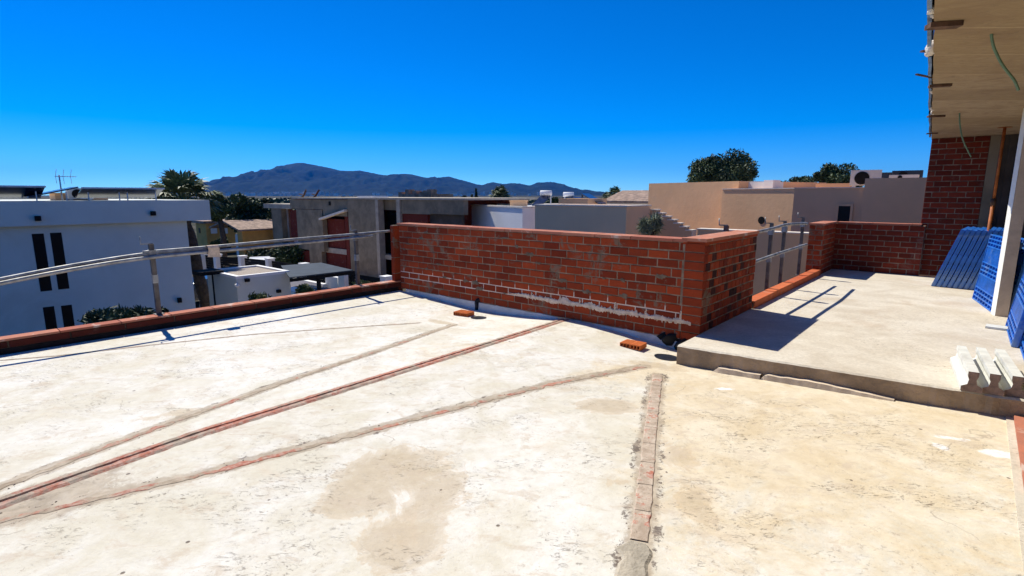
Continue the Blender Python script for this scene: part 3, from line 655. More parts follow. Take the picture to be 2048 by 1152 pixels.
for (x_, y_, z_, r_) in ((1863, 95, 2.64, .036), (1860, 103, 2.63, .030), (1865, 182, 2.63, .024), (1865, 215, 2.63, .03), (1865, 225, 2.62, .022), (1864, 20, 2.62, .02), (1866, 30, 2.62, .015)):
    mb = MB(); lump(mb, gz(x_, y_, z_), r_, x_ * .37 + y_, (1, 1, 1.3)); mb.build("mortar_drip", M['foam'], root, smooth=True)
# hanging conduits
def arc(pts, n=14):
    out = []
    P_ = [pts[0]] + pts + [pts[-1]]
    for i in range(1, len(P_) - 2):
        for j in range(n):
            t = j / n; a, b, c, d = P_[i - 1], P_[i], P_[i + 1], P_[i + 2]
            out.append(.5 * ((2 * b) + (c - a) * t + (2 * a - 5 * b + 4 * c - d) * t * t + (3 * b - a - 3 * c + d) * t ** 3))
    return out + [pts[-1]]
for px_list, Yd, lab in ((((1983, 68), (1988, 95), (2005, 130), (2028, 160), (2037, 180)), 3.55, "long green conduit hanging from the slab nearest the camera"), (((1919, 226), (1920, 250), (1926, 280), (1942, 314)), 6.9, "shorter green conduit hanging in front of the brick pier")):
    top = gz(*px_list[0], 2.6); pts = [top] + [aty(x, y, top.y + (i + 1) * .02) for i, (x, y) in enumerate(px_list[1:])]
    mb = MB(); mb.tube(arc([top + Z * .03] + pts), .0085, 7); tag(mb.build("hanging_conduit", M['cable'], smooth=True), lab, "conduit", "green conduits hanging from the slab")
# steel props
def prop(base, top_z, label, r=.026):
    root = empty("steel_prop", base, label, "prop", "orange steel props under the slab")
    h = top_z - base.z
    mb = MB(); mb.tube([base + Z * .01, base + Z * h * .55], r, 12); mb.build("outer_tube", M['prop'], root, smooth=True)
    mb = MB(); mb.tube([base + Z * h * .55, base + Z * (h - .008)], r * .78, 12); mb.build("inner_tube", M['prop'], root, smooth=True)
    mb = MB(); mb.pbox(base + V(-.06, -.06, 0), V(.12, 0, 0), V(0, .12, 0), Z * .008); mb.build("foot_plate", M['prop'], root)
    mb = MB(); mb.tube([base + Z * (h * .55 - .05), base + Z * (h * .55 + .05)], r * 1.35, 12); mb.build("collar", M['rust'], root, smooth=True)
    mb = MB(); mb.pbox(base + V(-.06, -.06, h - .008), V(.12, 0, 0), V(0, .12, 0), Z * .006); mb.build("head_plate", M['prop'], root)
g = gz(2010, 254, 2.6); prop(V(g.x, g.y, .138), 2.598, "orange steel prop between the brick pier and the plastered jamb")
q = P(8.02, -2.5); prop(V(q.x, q.y, .138), 2.598, "orange steel prop at right edge behind the nearest pallets")

# ------------------------------------------------------------------ railings
def post(base, top_h, hook, label, sq=.05, cap=True, group="railing posts on the left parapet", hd=None):
    root = empty("railing_post", base, label, "railing post", group)
    mb = MB(); mb.pbox(base - D * sq * .5 - N * sq * .5, D * sq, N * sq, Z * top_h); mb.build("upright", M['post'], root)
    mb = MB(); mb.pbox(base - D * .036 - N * .036 + Z * (top_h - .16), D * .072, N * .072, Z * .09); mb.build("collar", M['galv'], root)
    mb = MB(); t0 = base + Z * (top_h + .006); hd = hd or (N * -1)
    mb.tube([t0 - hd * .02, t0 + hd * hook, t0 + hd * (hook + .004) + Z * .085], .009, 7); mb.build("crank_handle", M['galv'], root, smooth=True)
    mb = MB(); mb.pbox(base - D * .05 - N * .05 + Z * .001, D * .1, N * .1, Z * .006); mb.build("base_plate", M['post'], root)
    mb = MB(); mb.pbox(base - D * .03 - N * .03 + Z * top_h * .45, D * .06, N * .06, Z * .10); mb.build("clamp", M['galv'], root)
    return root
pb1 = onp(318, 628, V(-4.337, 6.358, 0), B); pb1.z = .16; pb2 = onp(716, 567, V(-4.337, 6.358, 0), B); pb2.z = .16
def left_off(p): return p
post(pb1 - N * 0 , .86, .10, "near left railing post with raised crank handle in front of white house")
post(pb2, .88, .08, "railing post at the far end of the left parapet near the brick wall")
rp = V(-4.337, 6.358, 0) 
def rpt(px, py, off=0.0): q = onp(px, py, rp + D * off, B); return q
q = pb1 - A * 3.6; post(V(q.x, q.y, .16), .66, .10, "third railing post on the left parapet, beyond the left edge")
root = empty("guard_rail", V(-4.3, 6.4, .9), "bundle of long grey scaffold tubes forming the left terrace guard rail", "guard rail")
T1 = [rpt(-160, 592, .012), rpt(0, 559, .012), rpt(150, 530, .012), rpt(300, 507, .012), rpt(428, 497, .012)]
T2 = [rpt(-160, 601, .05), rpt(0, 567, .05), rpt(150, 538, .05), rpt(300, 515, .05), rpt(500, 496, .05)]
T3 = [rpt(285, 505, .012), rpt(430, 493, .012), rpt(560, 481, .012), rpt(715, 468, .012), rpt(779, 462, .012)]
T4 = [rpt(330, 512, .05), rpt(430, 502, .05), rpt(560, 490, .05), rpt(715, 475, .05), rpt(745, 471, .05)]
for T_ in (T1, T2): T_.insert(0, T_[0] + (T_[0] - T_[1]).normalized() * 3.2)
for T_, r_ in ((T1, .021), (T2, .022), (T3, .020), (T4, .021)):
    mb = MB(); mb.tube(arc(T_, 10), r_, 12); mb.build("scaffold_tube", M['galv'], root, smooth=True)
c_ = rpt(425, 499, .055); mb = MB()
pts = [c_ + (Z * math.cos(a) * (.058 + .012 * nz(a * 2)) + D * math.sin(a) * .05) for a in [2 * math.pi * i / 14 for i in range(14)]]
for q in range(14):
    a, b_ = pts[q], pts[(q + 1) % 14]; mb.face([a - N * .07, b_ - N * .065, b_ + N * .07, a + N * .066])
mb.face([c_ + D * .055 - N * .06 + Z * .03, c_ + D * .062 + N * .05 + Z * .03, c_ + D * .07 + N * .07 - Z * .10, c_ + D * .07 - N * .09 - Z * .085])
tag(mb.build("tape_wrap", M['rag']), "cream tape wrapped round the left guard rail tubes", "tape")
for k_, (bx, by, tx, ty, lab) in enumerate(((1533, 575, 1546, 448, "right railing post nearest the brick return wall corner"), (1560, 562, 1570, 442, "middle post of the right railing with white crank"), (1597, 541, 1605, 436, "right railing post beside the brick stub"))):
    b0 = gz(bx, by, .25); b0.z = .17; h_ = (1.19 if k_ < 2 else 1.2) - .17
    post(b0, h_, .09, lab, .045, group="posts of the right railing", hd=-D)
q = P(4.98, -1.35); post(V(q.x, q.y, .0), 1.22, .09, "railing post whose top shows behind the brick return wall", .05, group="posts of the right railing", hd=-D)
root = empty("guard_rail", P(5.2, -3.6, 1.0), "two pale scaffold tubes spanning the gap on the right as railing", "guard rail")
pr = P(5.22, 0)
def rr(px, py): return onp(px, py, pr, D)
for L_ in ([rr(1505, 466), rr(1545, 457), rr(1575, 449), rr(1614, 447)], [rr(1500, 527), rr(1560, 506), rr(1613, 489)]):
    mb = MB(); mb.tube(arc(L_, 10), .021, 12); mb.build("scaffold_tube", M['galv'], root, smooth=True)

# ------------------------------------------------------------------ loose things on the terrace
def hollow_bricks(px, py, rz, n, label):
    c = zat(gz(px, py)); root = empty("hollow_brick", c, label, "brick", rz=rz)
    for i in range(n):
        L, Wd, H = .115, .17, .052; x0 = (i - n / 2) * (L + .006); mb = MB()
        mb.box(x0, x0 + L, -Wd / 2, Wd / 2, H - .008, H); mb.box(x0, x0 + L, -Wd / 2, Wd / 2, .001, .009)
        for j in range(4): xx = x0 + j * (L - .007) / 3; mb.box(xx, xx + .007, -Wd / 2, Wd / 2, .0095, H - .0085)
        for j in range(6): xx = x0 + .012 + j * .017; mb.box(xx, xx + .008, -Wd / 2 + .002, Wd / 2 - .002, H + .0003, H + .003)
        mb.build("brick_half", M['new_brick'], root, local=True)
ang = math.atan2(D.y, D.x)
hollow_bricks(928, 623, ang + .15, 2, "pair of orange hollow bricks lying by the far drain")
hollow_bricks(1267, 689, ang + .05, 2, "pair of orange hollow bricks lying by the near drain")
def drain(px, py, rx, ry, label):
    c = zat(gz(px, py), .006); mb = MB(); n_ = 28
    ring = [c + D * math.cos(2 * math.pi * i / n_) * rx + N * math.sin(2 * math.pi * i / n_) * ry for i in range(n_)]
    ring = [zat(p, .006) for p in ring]; inner = [zat(c + (p - c) * .82, .002) for p in ring]
    for i in range(n_): j = (i + 1) % n_; mb.face([ring[i], ring[j], inner[j], inner[i]])
    mb.face(inner[::-1] if (inner[1] - inner[0]).cross(inner[2] - inner[0]).z < 0 else inner)
    tag(mb.build("drain_hole", M['hole']), label, "drain")
drain(957, 629, .115, .10, "dark round drain hole beside the far loose bricks")
drain(1334, 705, .13, .11, "dark round drain hole in the corner by the concrete step")
# downpipe outlets on the wall
q = P(1.93, .02); mb = MB(); mb.tube([V(q.x, q.y, -.09), V(q.x, q.y, .04), V(q.x, q.y, .05) + N * .06], .032, 14); lump(mb, P(1.95, .0, .05), .06, 3, (1, .35, 1))
tag(mb.build("drain_outlet", M['black'], smooth=True), "black pipe stub standing at the wall foot by the far drain", "pipe")
mb = MB()
lump(mb, P(4.98, .0, .035), .12, 3.3, (1.3, .10, .62)); lump(mb, P(5.10, .01, -.02), .10, 8.1, (1.1, .25, .8)); lump(mb, P(4.86, .0, .05), .07, 5.1, (1.2, .10, .6))
tag(mb.build("bitumen_outlet", M['black'], smooth=True), "black bitumen coated outlet at the wall corner by the step", "outlet")
# a flat board under the pallets
mb = MB(); a, b_ = gz(1970, 656, .14), gz(2030, 664, .14); u_ = b_ - a; mb.pbox(a, u_, V(-u_.y, u_.x, 0).normalized() * .16, Z * .022)
tag(mb.build("concrete_tile", M['beam']), "thin pale tile lying flat in front of the pallets", "tile")
# prestressed joists
def joist():
    root = empty("concrete_joist", V(0, 0, 0)); L = .86
    prof = [(-.06, 0), (.06, 0), (.06, .034), (.027, .052), (.021, .085), (.030, .112), (.030, .142), (-.030, .142), (-.030, .112), (-.021, .085), (-.027, .052), (-.06, .034)]
    prof = [(x * 1.05, z * 1.10) for x, z in prof]
    n = len(prof); cuts = 14; rows = []
    for c in range(cuts + 1): rows.append([(x + .0025 * nz(c * .8, i), L * c / cuts + (.006 * nz(i * 1.3, c) if c in (0, cuts) else 0), z + .002 * nz(i, c * .7, 4)) for i, (x, z) in enumerate(prof)])
    mb = MB(); vs = [p for r in rows for p in r]; fs = []
    for c in range(cuts):
        for i in range(n): j = (i + 1) % n; fs.append((c * n + i, c * n + j, (c + 1) * n + j, (c + 1) * n + i))
    mb.mesh(vs, fs); mb.face(vs[:n][::-1], .5, 1); mb.face(vs[cuts * n:], .5, 1)
    b = mb.build("concrete_body", [M['beam'], M['beam_end']], root, local=True)
    bm = bmesh.new(); bm.from_mesh(b.data); bmesh.ops.recalc_face_normals(bm, faces=bm.faces); bm.to_mesh(b.data); bm.free()
    return root
jr = joist()
JG = "short concrete joists lying on the step edge"
for i, (ex, ey, fx, fy, lab) in enumerate(((1942, 784, 1921, 692, "leftmost of three whitish concrete joists lying on the step"), (1985, 789, 1962, 700, "middle concrete joist with chipped end lying between two others"), (2030, 794, 2000, 703, "rightmost of three concrete joists beside the blue pallet"))):
    o = jr if i == 0 else copy_tree(jr)
    a, b_ = gz(ex, ey, .139), gz(fx, fy, .28); d = (b_ - a); o.location = V(a.x, a.y, .1395); o.rotation_euler = (0, 0, math.atan2(-d.x, d.y)); tag(o, lab, "joist", JG)

# pallets
def pallet(h=1.0, w=1.1, thick=.105, back_light=False):
    """stands on its long edge: x width, z height, deck face at y=0 looking towards -y, runners behind"""
    root = empty("plastic_pallet", V(0, 0, 0))
    mb = MB()
    def band(z0, z1, rows):
        for i in range(rows + 1):
            z = z0 + (z1 - z0) * i / rows; mb.box(-w / 2, w / 2, 0, .05, z - .009, z + .009, .6)
        nx = 8
        for i in range(nx + 1):
            x = -w / 2 + w * i / nx; mb.box(x - .010, x + .010, .003, .047, z0, z1, .6)
    band(.010, .20, 3); band(.40 * h, .58 * h, 3); band(.82 * h, h - .010, 3)
    for a, b in ((.207, .40 * h - .007), (.58 * h + .007, .82 * h - .007)):
        nx = 22
        for i in range(nx + 1):
            x = -w / 2 + .004 + (w - .008) * i / nx; mb.box(x - .014, x + .014, .004, .02, a, b, .5)
        mb.box(-w / 2, w / 2, .0205, .030, a, b, .2)
    mb.box(-w / 2 - .001, -w / 2 + .016, -.002, .052, .006, h, .5); mb.box(w / 2 - .016, w / 2 + .001, -.002, .052, .006, h, .5)
    mb.box(-w / 2 + .01, w / 2 - .01, .048, .054, .01, h - .01, .3, 1)
    mb.build("deck", [M['palblue'], M['paldark']], root, local=True)
    for z in (.02, .5 * h - .05, h - .12):
        for x in (-w / 2 + .005, -.055, w / 2 - .115):
            m2 = MB(); a_ = .012; q0 = [(x, .0545, z), (x + .11, .0545, z), (x + .11, .0545, z + .10), (x, .0545, z + .10)]; q1 = [(x + a_, thick, z + a_), (x + .11 - a_, thick, z + a_), (x + .11 - a_, thick, z + .10 - a_), (x + a_, thick, z + .10 - a_)]
            m2.mesh(q0 + q1, [(7, 6, 5, 4), (0, 1, 5, 4), (1, 2, 6, 5), (2, 3, 7, 6), (3, 0, 4, 7)][:]); m2.build("foot", M['palblue'], root, local=True)
    return root
pr0 = pallet()
PG = "blue plastic pallets leaning by the opening"
def put_pallet(o, base, wdir, lean, lab):
    """base: middle of lower edge; wdir: horizontal width direction; lean: tilt back in radians"""
    wdir = wdir.normalized(); back = Z.cross(wdir); R_ = Matrix((wdir, back, Z)).transposed().to_4x4() @ Matrix.Rotation(-lean, 4, 'X')
    o.rotation_euler = R_.to_euler(); o.location = base; tag(o, lab, "pallet", PG)
first = True
st_a, st_b = gz(1860, 572, .138), gz(1945, 580, .138); dirB = (st_b - st_a).normalized(); dirA = V(-dirB.y, dirB.x, 0)
names1 = ["outermost of the blue pallets leaning in the far stack by the brick pier"] + ["%s blue pallet of the far leaning stack, counted from outside" % w for w in ("second", "third", "fourth", "fifth", "sixth", "seventh")] + ["innermost blue pallet of the far leaning stack, against the building"]
for i in range(8):
    o = pr0 if first else copy_tree(pr0); first = False
    put_pallet(o, st_a + dirB * (.012 + i * .068) + dirA * (.55 + .012 * nz(i * 1.7)) + Z * .004, -dirA, .29 - i * .003, names1[i]); o.scale = (1, 1, .97 + .02 * nz(i * 2.3, 4))
b2a, b2b = gz(1944, 597, .138), gz(1983, 626, .138); d2 = (b2a - b2b).normalized(); bk = V(d2.y, -d2.x, 0)
for i, lab in enumerate(("outer blue pallet standing between the far stack and the plastered jamb", "blue pallet tucked behind the outer one beside the plastered jamb")):
    o = copy_tree(pr0); put_pallet(o, (b2a + b2b) / 2 + bk * (i * .15) + Z * .002, -d2, .10 + .0 * i, lab); o.scale = (1.0, 1, .93)
for i, (pa, pb, lab) in enumerate((((2008, 692), (2036, 720), "blue pallet at the right edge just past the plastered jamb"), ((2034, 727), (2090, 790), "blue pallet nearest the camera, cut by the right edge"))):
    a, b_ = gz(*pa, .138), gz(*pb, .138); d3 = (a - gz(1983 + 30, 640, .138)).normalized() if False else (-A * .9 - D * .06).normalized()
    far = a + A * 1.1; o = copy_tree(pr0); dd = (a - far).normalized(); put_pallet(o, a - dd * .55 + D * (.05 + .0 * i) + Z * .003, dd, .12, lab); o.scale = (1.0, 1, .95)
#SPLIT
# ------------------------------------------------------------------ far setting: ground, hills
def ground_mat():
    m, k, b = newmat("ground_cover", .95, 0, .1)
    c = k.mix(k.ramp(k.noise(.012, 8, .7), .4, .6), (.045, .042, .028), (.022, .03, .014)); c = k.mix(k.math('MULTIPLY', k.ramp(k.noise(.25, 6, .7), .45, .65), .5), c, (.16, .13, .10))
    k.l.new(c, b.inputs["Base Color"]); return m
mb = MB()
R_ = [0, 60, 300, 1500, 6000, 12500]
for i in range(len(R_) - 1):
    for j in range(48):
        a0, a1 = 2 * math.pi * j / 48, 2 * math.pi * (j + 1) / 48
        q = [V(R_[i] * math.cos(a0), R_[i] * math.sin(a0), GZ), V(R_[i + 1] * math.cos(a0), R_[i + 1] * math.sin(a0), GZ), V(R_[i + 1] * math.cos(a1), R_[i + 1] * math.sin(a1), GZ), V(R_[i] * math.cos(a1), R_[i] * math.sin(a1), GZ)]
        mb.face(q[1:] if i == 0 else q)
tag(mb.build("ground", ground_mat()), kind="structure")
mb = MB(); mb.face([V(1.5, 4, GZ + .01), V(45, 4, GZ + .01), V(45, 46, GZ + .01), V(1.5, 46, GZ + .01)]); pv = [gz(*q, GZ + .01) for q in ((400, 640), (395, 540), (520, 515), (720, 552), (800, 640), (700, 720), (400, 720))]  # big right-hand sheet added to bounce sunlight onto tan walls; kiosk yard is real
mb.face(pv[::-1] if (pv[1] - pv[0]).cross(pv[2] - pv[0]).z < 0 else pv)
tag(mb.build("paved_yard", plain("paving", (.52, .43, .33), .15, .8, bstr=.2)), kind="structure")

RIDGE = [(150, 430), (330, 412), (400, 398), (425, 377), (440, 375), (455, 371), (478, 368), (500, 358), (510, 355), (520, 348), (538, 341), (555, 334), (575, 329), (592, 326), (606, 325.5), (618, 328), (640, 332), (660, 336), (680, 341), (700, 342), (720, 341), (740, 345), (765, 350), (785, 351), (800, 348), (812, 347.5), (825, 349), (845, 354), (858, 356), (870, 353), (880, 358), (888, 354), (898, 353), (915, 358), (935, 363), (955, 369), (965, 370), (975, 367), (985, 364), (1000, 367), (1010, 368), (1022, 366), (1040, 367), (1058, 371), (1066, 369), (1075, 364.5), (1085, 365), (1100, 363.5), (1115, 367), (1140, 374), (1158, 380), (1172, 379), (1185, 382), (1205, 388), (1235, 393), (1300, 399), (1420, 408), (1600, 420)]
def hills():
    m, k, b = newmat("wooded_hillside", .95, 0, .05)
    c = k.mix(k.ramp(k.noise(.004, 9, .7), .38, .62), (.003, .009, .009), (.014, .024, .021)); c = k.mix(k.math('MULTIPLY', k.ramp(k.noise(.0022, 8, .72, dist=1.0), .55, .63), .4), c, (.026, .034, .032))
    k.l.new(c, b.inputs["Base Color"])
    xs = np.array([p[0] for p in RIDGE]); ys = np.array([p[1] for p in RIDGE])
    cols = np.arange(150, 1601, 3.0); nrow = 70; Y0 = 7600.0; vs = []; mb = MB()
    for cx in cols:
        top = aty(cx, float(np.interp(cx, xs, ys)) + .7 * nz(cx * .35, 3), Y0); h = max(0, top.z - GZ)
        for j in range(nrow + 1):
            u = j / nrow
            if j <= 55:
                v = j / 55; Yj = Y0 - 2600 * (1 - v); sh = v ** 1.25
                x = top.x * (1 - .06 * (1 - v)); n1 = noise.fractal((x * .0017 + .25 * Yj * .001, Yj * .0007, 3.1), .9, 2.1, 6); rg = 1 - abs(noise.noise((x * .0034 + .4 * nz(Yj * .001, x * .001), Yj * .0009, 7.7))) * 2
                g2 = 1 - abs(noise.fractal((x * .0062 + .5 * Yj * .0011, Yj * .0016, 1.7), .8, 2.2, 5)) * 2
                z = GZ + h * (sh + (.26 * rg + .16 * n1 + .15 * g2 - .1) * (v * (1 - v) ** .7) * 2.6)
                ang = (top.z - EYE.z) / Y0; z = min(z, EYE.z + ang * Yj * (.985 if v < 1 else 1)) if v < 1 else top.z
            else:
                v = (j - 55) / (nrow - 55); Yj = Y0 + 2400 * v; x = top.x * (1 + .2 * v); z = GZ + h * (1 - v) ** 1.5
            vs.append((x, Yj, max(z, GZ - 1)))
    n1 = nrow + 1; fs = []
    for i in range(len(cols) - 1):
        for j in range(nrow): a = i * n1 + j; fs.append((a, a + n1, a + n1 + 1, a + 1))
    mb.mesh(vs, fs); tag(mb.build("hills", m, smooth=True), kind="structure")
hills()

# ------------------------------------------------------------------ buildings round about
def solve_px(C, d, px):
    k = (px - CX) / FPX; w = C.y * _c - (C.z - EYE.z) * _s
    return (k * w - C.x) / (d.x - k * d.y * _c)
A2 = V(.88, .475, 0).normalized(); B2 = V(.475, -.88, 0).normalized()
def corner(px, py, Y): return aty(px, py, Y)
def block(mb, C, la, lb, z0, z1, fr=(A, B), m=0): mb.pbox(V(C.x, C.y, z0), fr[0] * la, fr[1] * -lb, Z * (z1 - z0), .5, m)
def coping(mb, C, la, lb, z, fr=(A, B), w=.22, o=.03, h=.05):
    a, b = fr; p = V(C.x, C.y, z)
    mb.pbox(p - a * o + b * o, a * (la + 2 * o), -b * w, Z * h); mb.pbox(p - a * o - b * (lb - w + o), a * (la + 2 * o), -b * w, Z * h)
    mb.pbox(p - a * o - b * (w - o), a * w, -b * (lb - 2 * w + 2 * o - .0), Z * (h - .002)); mb.pbox(p + a * (la - w + o) - b * (w - o), a * w, -b * (lb - 2 * w + 2 * o), Z * (h - .002))
def panel(root, name, mat, p, n, x0, y0, x1, y1, proud=.02, depth=.05, frame=None):
    n = n.normalized(); xm, ym = (x0 + x1) / 2, (y0 + y1) / 2
    a, b = onp(x0, ym, p, n), onp(x1, ym, p, n); zt, zb = onp(xm, y0, p, n).z, onp(xm, y1, p, n).z
    u = V(b.x - a.x, b.y - a.y, 0); o = V(a.x, a.y, zb)
    mb = MB(); mb.pbox(o + n * (proud - depth), u, n * depth, Z * (zt - zb)); ob = mb.build(name, mat, root)
    if frame:
        mb = MB(); ud = u.normalized(); t = .05; w = n * (depth + .015); q = o + n * (proud - depth)
        mb.pbox(q - ud * t - Z * t, u + ud * 2 * t, w, Z * t); mb.pbox(q - ud * t + Z * (zt - zb), u + ud * 2 * t, w, Z * t)
        mb.pbox(q - ud * t, ud * t, w, Z * (zt - zb)); mb.pbox(q + u, ud * t, w, Z * (zt - zb)); mb.build("window_frame", frame, ob)
    return ob

# white house on the left
Cw = aty(373, 441, 20.0); wtop = aty(415, 400, 20.4).z; fb = Cw.z
root = empty("white_house", V(Cw.x, Cw.y, GZ), "large white flat roofed house with dark slit windows seen over the left parapet", "house")
mb = MB(); mb.pbox(V(Cw.x, Cw.y, GZ), -A * 14, -B * 9, Z * (fb - GZ)); mb.build("wall", M['house_white'], root)
rt = solve_px(Cw, A, 416)
mb = MB(); Fp = V(Cw.x, Cw.y, fb) + B * .30; mb.pbox(Fp + A * rt, -A * (15 + rt), -B * 10, Z * (wtop - fb)); mb.build("roof_fascia", M['house_white'], root)
for x0, y0, x1, y1 in ((72, 467, 96, 583), (108, 465, 131, 579), (89, 613, 112, 664), (125, 610, 147, 658)):
    panel(root, "window", M['win'], Cw, B, x0, y0, x1, y1, .004, .05)
for x, y in ((75, 437), (305, 427)):
    c = onp(x, y, Fp, B); mb = MB(); mb.pbox(c + B * .005 - A * .07 - Z * .07, A * .14, B * .13, Z * .15); mb.build("wall_light", M['fit'], root)
c = onp(358, 600, Cw, B); mb = MB(); mb.pbox(c + B * .005 - A * .06 - Z * .09, A * .12, B * .12, Z * .18); mb.build("wall_light", M['fit'], root)
# things on its roof
def solar_panel(c, la, lb, tilt, rz, label):
    root = empty("rooftop_solar_array", c, label, "solar panel", "solar panels on the white house roof", rz=rz)
    mb = MB(); hz_ = lb * math.sin(tilt); dy = lb * math.cos(tilt)
    mb.pbox((-la / 2, 0, .10), (la, 0, 0), (0, dy, hz_), (0, -.04 * math.sin(tilt), .04 * math.cos(tilt))); mb.build("glass_panel", M['panel'], root, local=True)
    mb = MB(); mb.pbox((-la / 2 - .02, -.02, .085), (la + .04, 0, 0), (0, .03, .012), (0, 0, .05)); mb.pbox((-la / 2 - .02, dy - .01, .09 + hz_), (la + .04, 0, 0), (0, .03, 0), (0, 0, .055))
    mb.build("panel_frame", M['alu'], root, local=True)
    for x in (-la / 2 + .2, la / 2 - .2):
        mb = MB(); mb.box(x - .015, x + .015, dy - .30, dy - .27, 0.002, .07 + hz_ * .7); mb.build("leg", M['alu'], root, local=True)
def wroof(px, back): q = onp(px, 400, Fp, B); return V(q.x, q.y, wtop + .002) - B * back
rzA = math.atan2(A.y, A.x)
q = wroof(-10, 1.2); solar_panel(q, 2.4, 1.1, .30, rzA + math.pi, "solar panel at far left end of the white house roof")
q = wroof(62, 1.0); solar_panel(q, 1.1, 1.3, .24, rzA - math.pi / 2, "solar panel sloping down to the right on the white house roof")
q = wroof(228, 1.3); solar_panel(q, 1.5, 1.0, .30, rzA + math.pi, "solar panel beside the air conditioner on the white house roof")
q = wroof(288, 1.3); solar_panel(q, 1.5, 1.0, .30, rzA + math.pi, "solar panel nearest the palm on the white house roof")
def ac_unit(c, rz, label, w=.85, d=.35, h=.65, group="air conditioners on the roofs", mat=None):
    root = empty("air_conditioner", c, label, "air conditioner", group, rz=rz)
    mb = MB(); mb.box(-w / 2, w / 2, -d / 2, d / 2, .04, h); mb.box(-w / 2 + .05, -w / 2 + .12, -d / 2, d / 2, 0.002, .04); mb.box(w / 2 - .12, w / 2 - .05, -d / 2, d / 2, 0.002, .04); mb.build("casing", mat or M['ac'], root, local=True)
    mb = MB(); n_ = 22; r = h * .38; vs = [(-w * .12 + r * math.cos(2 * math.pi * i / n_), -d / 2 - .012, h * .53 + r * math.sin(2 * math.pi * i / n_)) for i in range(n_)]
    mb.face(vs); lo = [(x, -d / 2 + .002, z) for x, y, z in vs]
    for i in range(n_): j = (i + 1) % n_; mb.face([vs[i], lo[i], lo[j], vs[j]])
    mb.build("fan_grille", M['fit'], root, local=True)
    return root
ac_unit(wroof(190, 2.0), rzA, "small air conditioner beside the antenna on the white house roof", .7, .3, .42)
mb = MB(); q = wroof(140, 2.2); mb.pbox(q, A * 1.5, -B * .9, Z * .22); mb.pbox(q - A * .1 + B * .1 + Z * .221, A * 1.7, -B * 1.1, Z * .04)
tag(mb.build("roof_box", M['tan']), "low tan box with a flat lid at the antenna foot", "roof box")
q = wroof(147, 1.6); mh = aty(147, 350, q.y).z - wtop
root = empty("television_antenna", q, "spiky television antenna on a thin mast above the white house", "antenna")
mb = MB(); mb.tube([q, q + Z * mh], .022, 8); mb.build("mast", M['alu'], root, smooth=True)
mb = MB(); top = q + Z * (mh - .05); bd = A; mb.tube([top - bd * .12, top + bd * .46], .012, 6)
for k_, x in enumerate((-.10, .10, .30)):
    for sgn in (1, -1): mb.tube([top + bd * x, top + bd * (x - .02 + (.06 if sgn > 0 else .04)) + Z * sgn * .24 + B * .05 * sgn], .007, 5)
for x in (.16, .24, .32, .40): mb.tube([top + bd * x - B * .14, top + bd * x + B * .14], .006, 5)
mb.build("boom", M['alu'], root)

# kiosk with gravel roof
zk = -1.9; Ck = gz(472, 553, zk); la = solve_px(Ck, A, 579); lb = -solve_px(Ck, B, 413)
root = empty("white_kiosk", V(Ck.x, Ck.y, GZ), "small white flat roofed kiosk with tan gravel on top", "kiosk")
mb = MB(); block(mb, Ck, la, lb, GZ, zk - .12); mb.build("wall", M['house_white'], root)
mb = MB(); block(mb, Ck + A * .2 - B * .2, la - .4, lb - .4, zk - .119, zk - .07); mb.build("gravel_roof", M['gravel'], root)
mb = MB(); coping(mb, Ck, la, lb, zk - .119, w=.2, o=.0, h=.12); mb.build("roof_edge", M['house_white2'], root)
for x, y in ((493, 560), (556, 582)):
    c = onp(x, y, Ck, B); mb = MB(); mb.pbox(c + B * .004 - A * .09 - Z * .07, A * .18, B * .14, Z * .14); mb.build("wall_light", M['fit'], root)
c = V(Ck.x, Ck.y, 0) + Z * onp(472, 571, Ck, B).z; mb = MB(); lump(mb, c + B * .06, .10, 2); mb.build("camera_dome", M['house_white2'], root, smooth=True)
# dark pergola slab left of it
a = aty(383, 548, 24); mb = MB(); mb.pbox(V(a.x, a.y, a.z), B * 1.05, A * 1.0, Z * .16); root = empty("pergola", V(a.x, a.y, GZ), "dark flat pergola between the white house and the kiosk", "pergola"); mb.build("canopy_slab", M['fit'], root)
mb = MB(); mb.pbox(V(a.x, a.y, GZ) + A * .8 + B * .1, A * .12, B * .12, Z * (a.z - GZ - .002)); mb.build("post", M['fit'], root)

# carport
zc = -2.0; q = [gz(*p, zc) for p in ((562, 533), (642, 527), (706, 542), (579, 557))]
root = empty("carport", V(q[3].x, q[3].y, GZ), "dark blue flat carport canopy over the parked car", "carport")
mb = MB(); mb.prism([(p.x, p.y) for p in q], zc, zc + .05); mb.build("canopy", M['canopy'], root)
mb = MB(); e = q[2] - q[3]; mb.pbox(q[3] - Z * .16, e, N * .10, Z * .155); mb.build("front_beam", M['fit'], root)
for f in (.42, .97):
    mb = MB(); p = q[3] + e * f; mb.pbox(V(p.x, p.y, GZ), A * .14, -B * .14, Z * (zc - GZ - .165)); mb.build("post", M['fit'], root)
for (x0, x1, y, Yd, lab) in ((584, 646, 556, 31.5, "white garden wall behind the carport posts"), (650, 674, 551, 29.5, "short white wall right of the carport post"), (676, 688, 548, 28.5, "white gate pillar at the carport's right end")):
    c = aty(x0, y, Yd); t = solve_px(c, B, x1); mb = MB(); mb.pbox(V(c.x, c.y, GZ), B * t, A * .25, Z * (c.z - GZ)); tag(mb.build("white_wall", M['house_white2']), lab, "wall")

